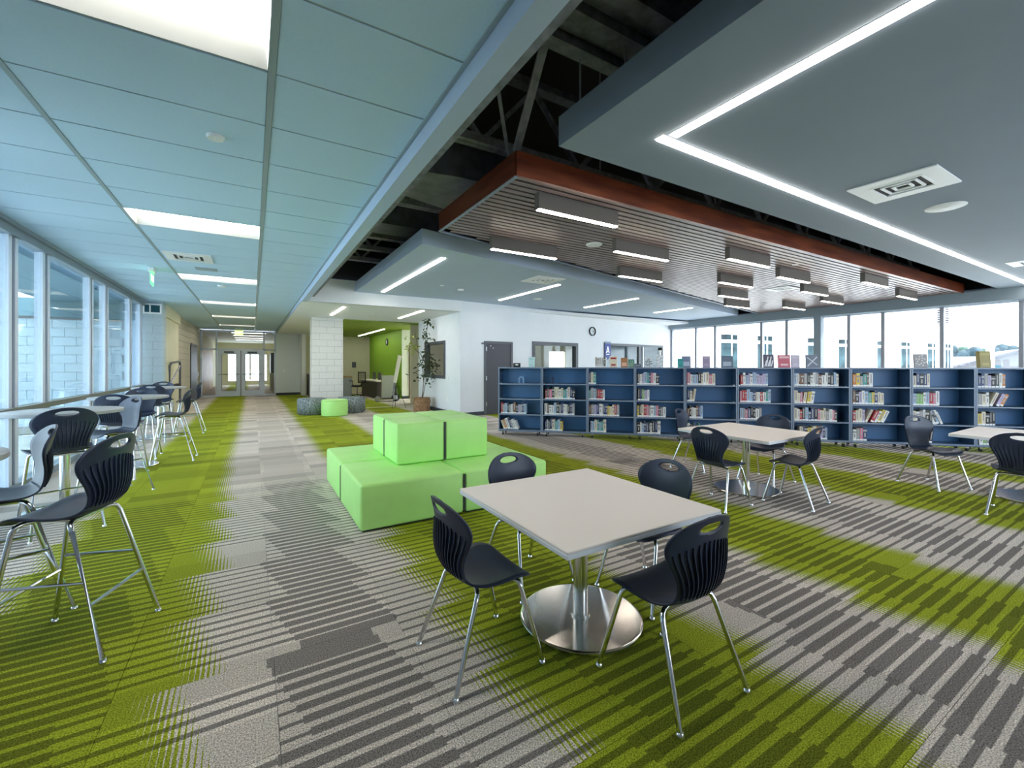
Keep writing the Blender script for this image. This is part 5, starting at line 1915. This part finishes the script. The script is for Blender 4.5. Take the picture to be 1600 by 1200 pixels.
for q, c in enumerate(((.50, .45, .38), (.62, .60, .58), (.70, .68, .66), (.60, .60, .62), (.10, .09, .09))):
    p = top_at(2, 0.16 + q * 0.045)
    o = link('book', book_mesh(('upright_%d' % q, c), q % 3), None, p, (0, 0, BKA))
    o.scale = (0.038, 1, 0.2 - 0.006 * (q % 2))
    tag(o, ['brown', 'pale beige', 'white', 'pale grey', 'black'][q] + ' book in the upright row on top of the third bookcase', 'book', 'upright books on the third bookcase')
display_book(2, 0.55, .14, .22, ((.66, .60, .46), (.35, .02, .04)), 'cream and dark red book standing under the blue pennant', art=2)
display_book(2, 0.78, .13, .19, ((.35, .17, .08), (.70, .42, .30)), 'orange brown book with a face on top of the third bookcase', art=0)
display_book(2, 0.93, .12, .16, ((.10, .26, .20), (.30, .50, .40)), 'dark green book lying back on top of the third bookcase', art=1, dy=0.2)
display_book(3, 0.28, .14, .18, ((.62, .66, .68), (.15, .20, .24)), 'white book with dark leaf pattern on the fourth bookcase', art=4)
t = thing('patterned_bottle', 'white patterned square bottle on top of the fourth bookcase', 'bottle', tuple(top_at(3, 0.52)), BKA)
MB().box(-0.06, 0, 0, 0.06, 0.08, 0.24).build('body', mat('patterned_white', (0.62, 0.66, 0.70), 0.4, noise_amt=0.6, noise_scale=40), t)
MB().lathe([(0, 0.24), (0.025, 0.24), (0.025, 0.30), (0.03, 0.30), (0.03, 0.33), (0, 0.33)], 14, 0, 0.04).build('neck', M_WPL, t)
display_book(3, 0.93, .10, .17, ((.03, .32, .32), (.02, .22, .24)), 'teal book standing at the seam of the fourth and fifth bookcases', art=2)
display_book(4, 0.06, .16, .22, ((.16, .20, .32), (.45, .52, .66)), 'blue framed book right behind the teal book', art=0, dy=0.2)
display_book(4, 0.44, .13, .22, ((.30, .24, .36), (.40, .34, .46)), 'purple book standing alone on the fifth bookcase', art=2)
display_book(4, 0.84, .20, .22, ((.10, .14, .20), (.36, .42, .50)), 'dark blue framed book on the fifth bookcase', art=0)
display_book(5, 0.62, .17, .24, ((.07, .06, .10), (.72, .72, .76)), 'black book with white zigzag strokes on the sixth bookcase', art=1)
display_book(5, 0.90, .20, .23, ((.52, .10, .14), (.70, .45, .48)), 'red square book on the sixth bookcase', art=2)
display_book(6, 0.12, .14, .23, ((.50, .45, .56), (.58, .54, .62)), 'pale lilac book right beside the red square book', art=2, dy=0.16)
display_book(6, 0.40, .20, .23, ((.13, .15, .20), (.50, .52, .58)), 'dark grey book with pale crossed strokes left of the column', art=3)
display_book(8, 0.23, .19, .24, ((.26, .24, .25), (.55, .52, .48)), 'grey brown picture book on the ninth bookcase', art=4)
display_book(9, 0.24, .15, .28, ((.30, .24, .06), (.42, .34, .10)), 'olive gold book under the white pole at the right', art=2, th=0.08)
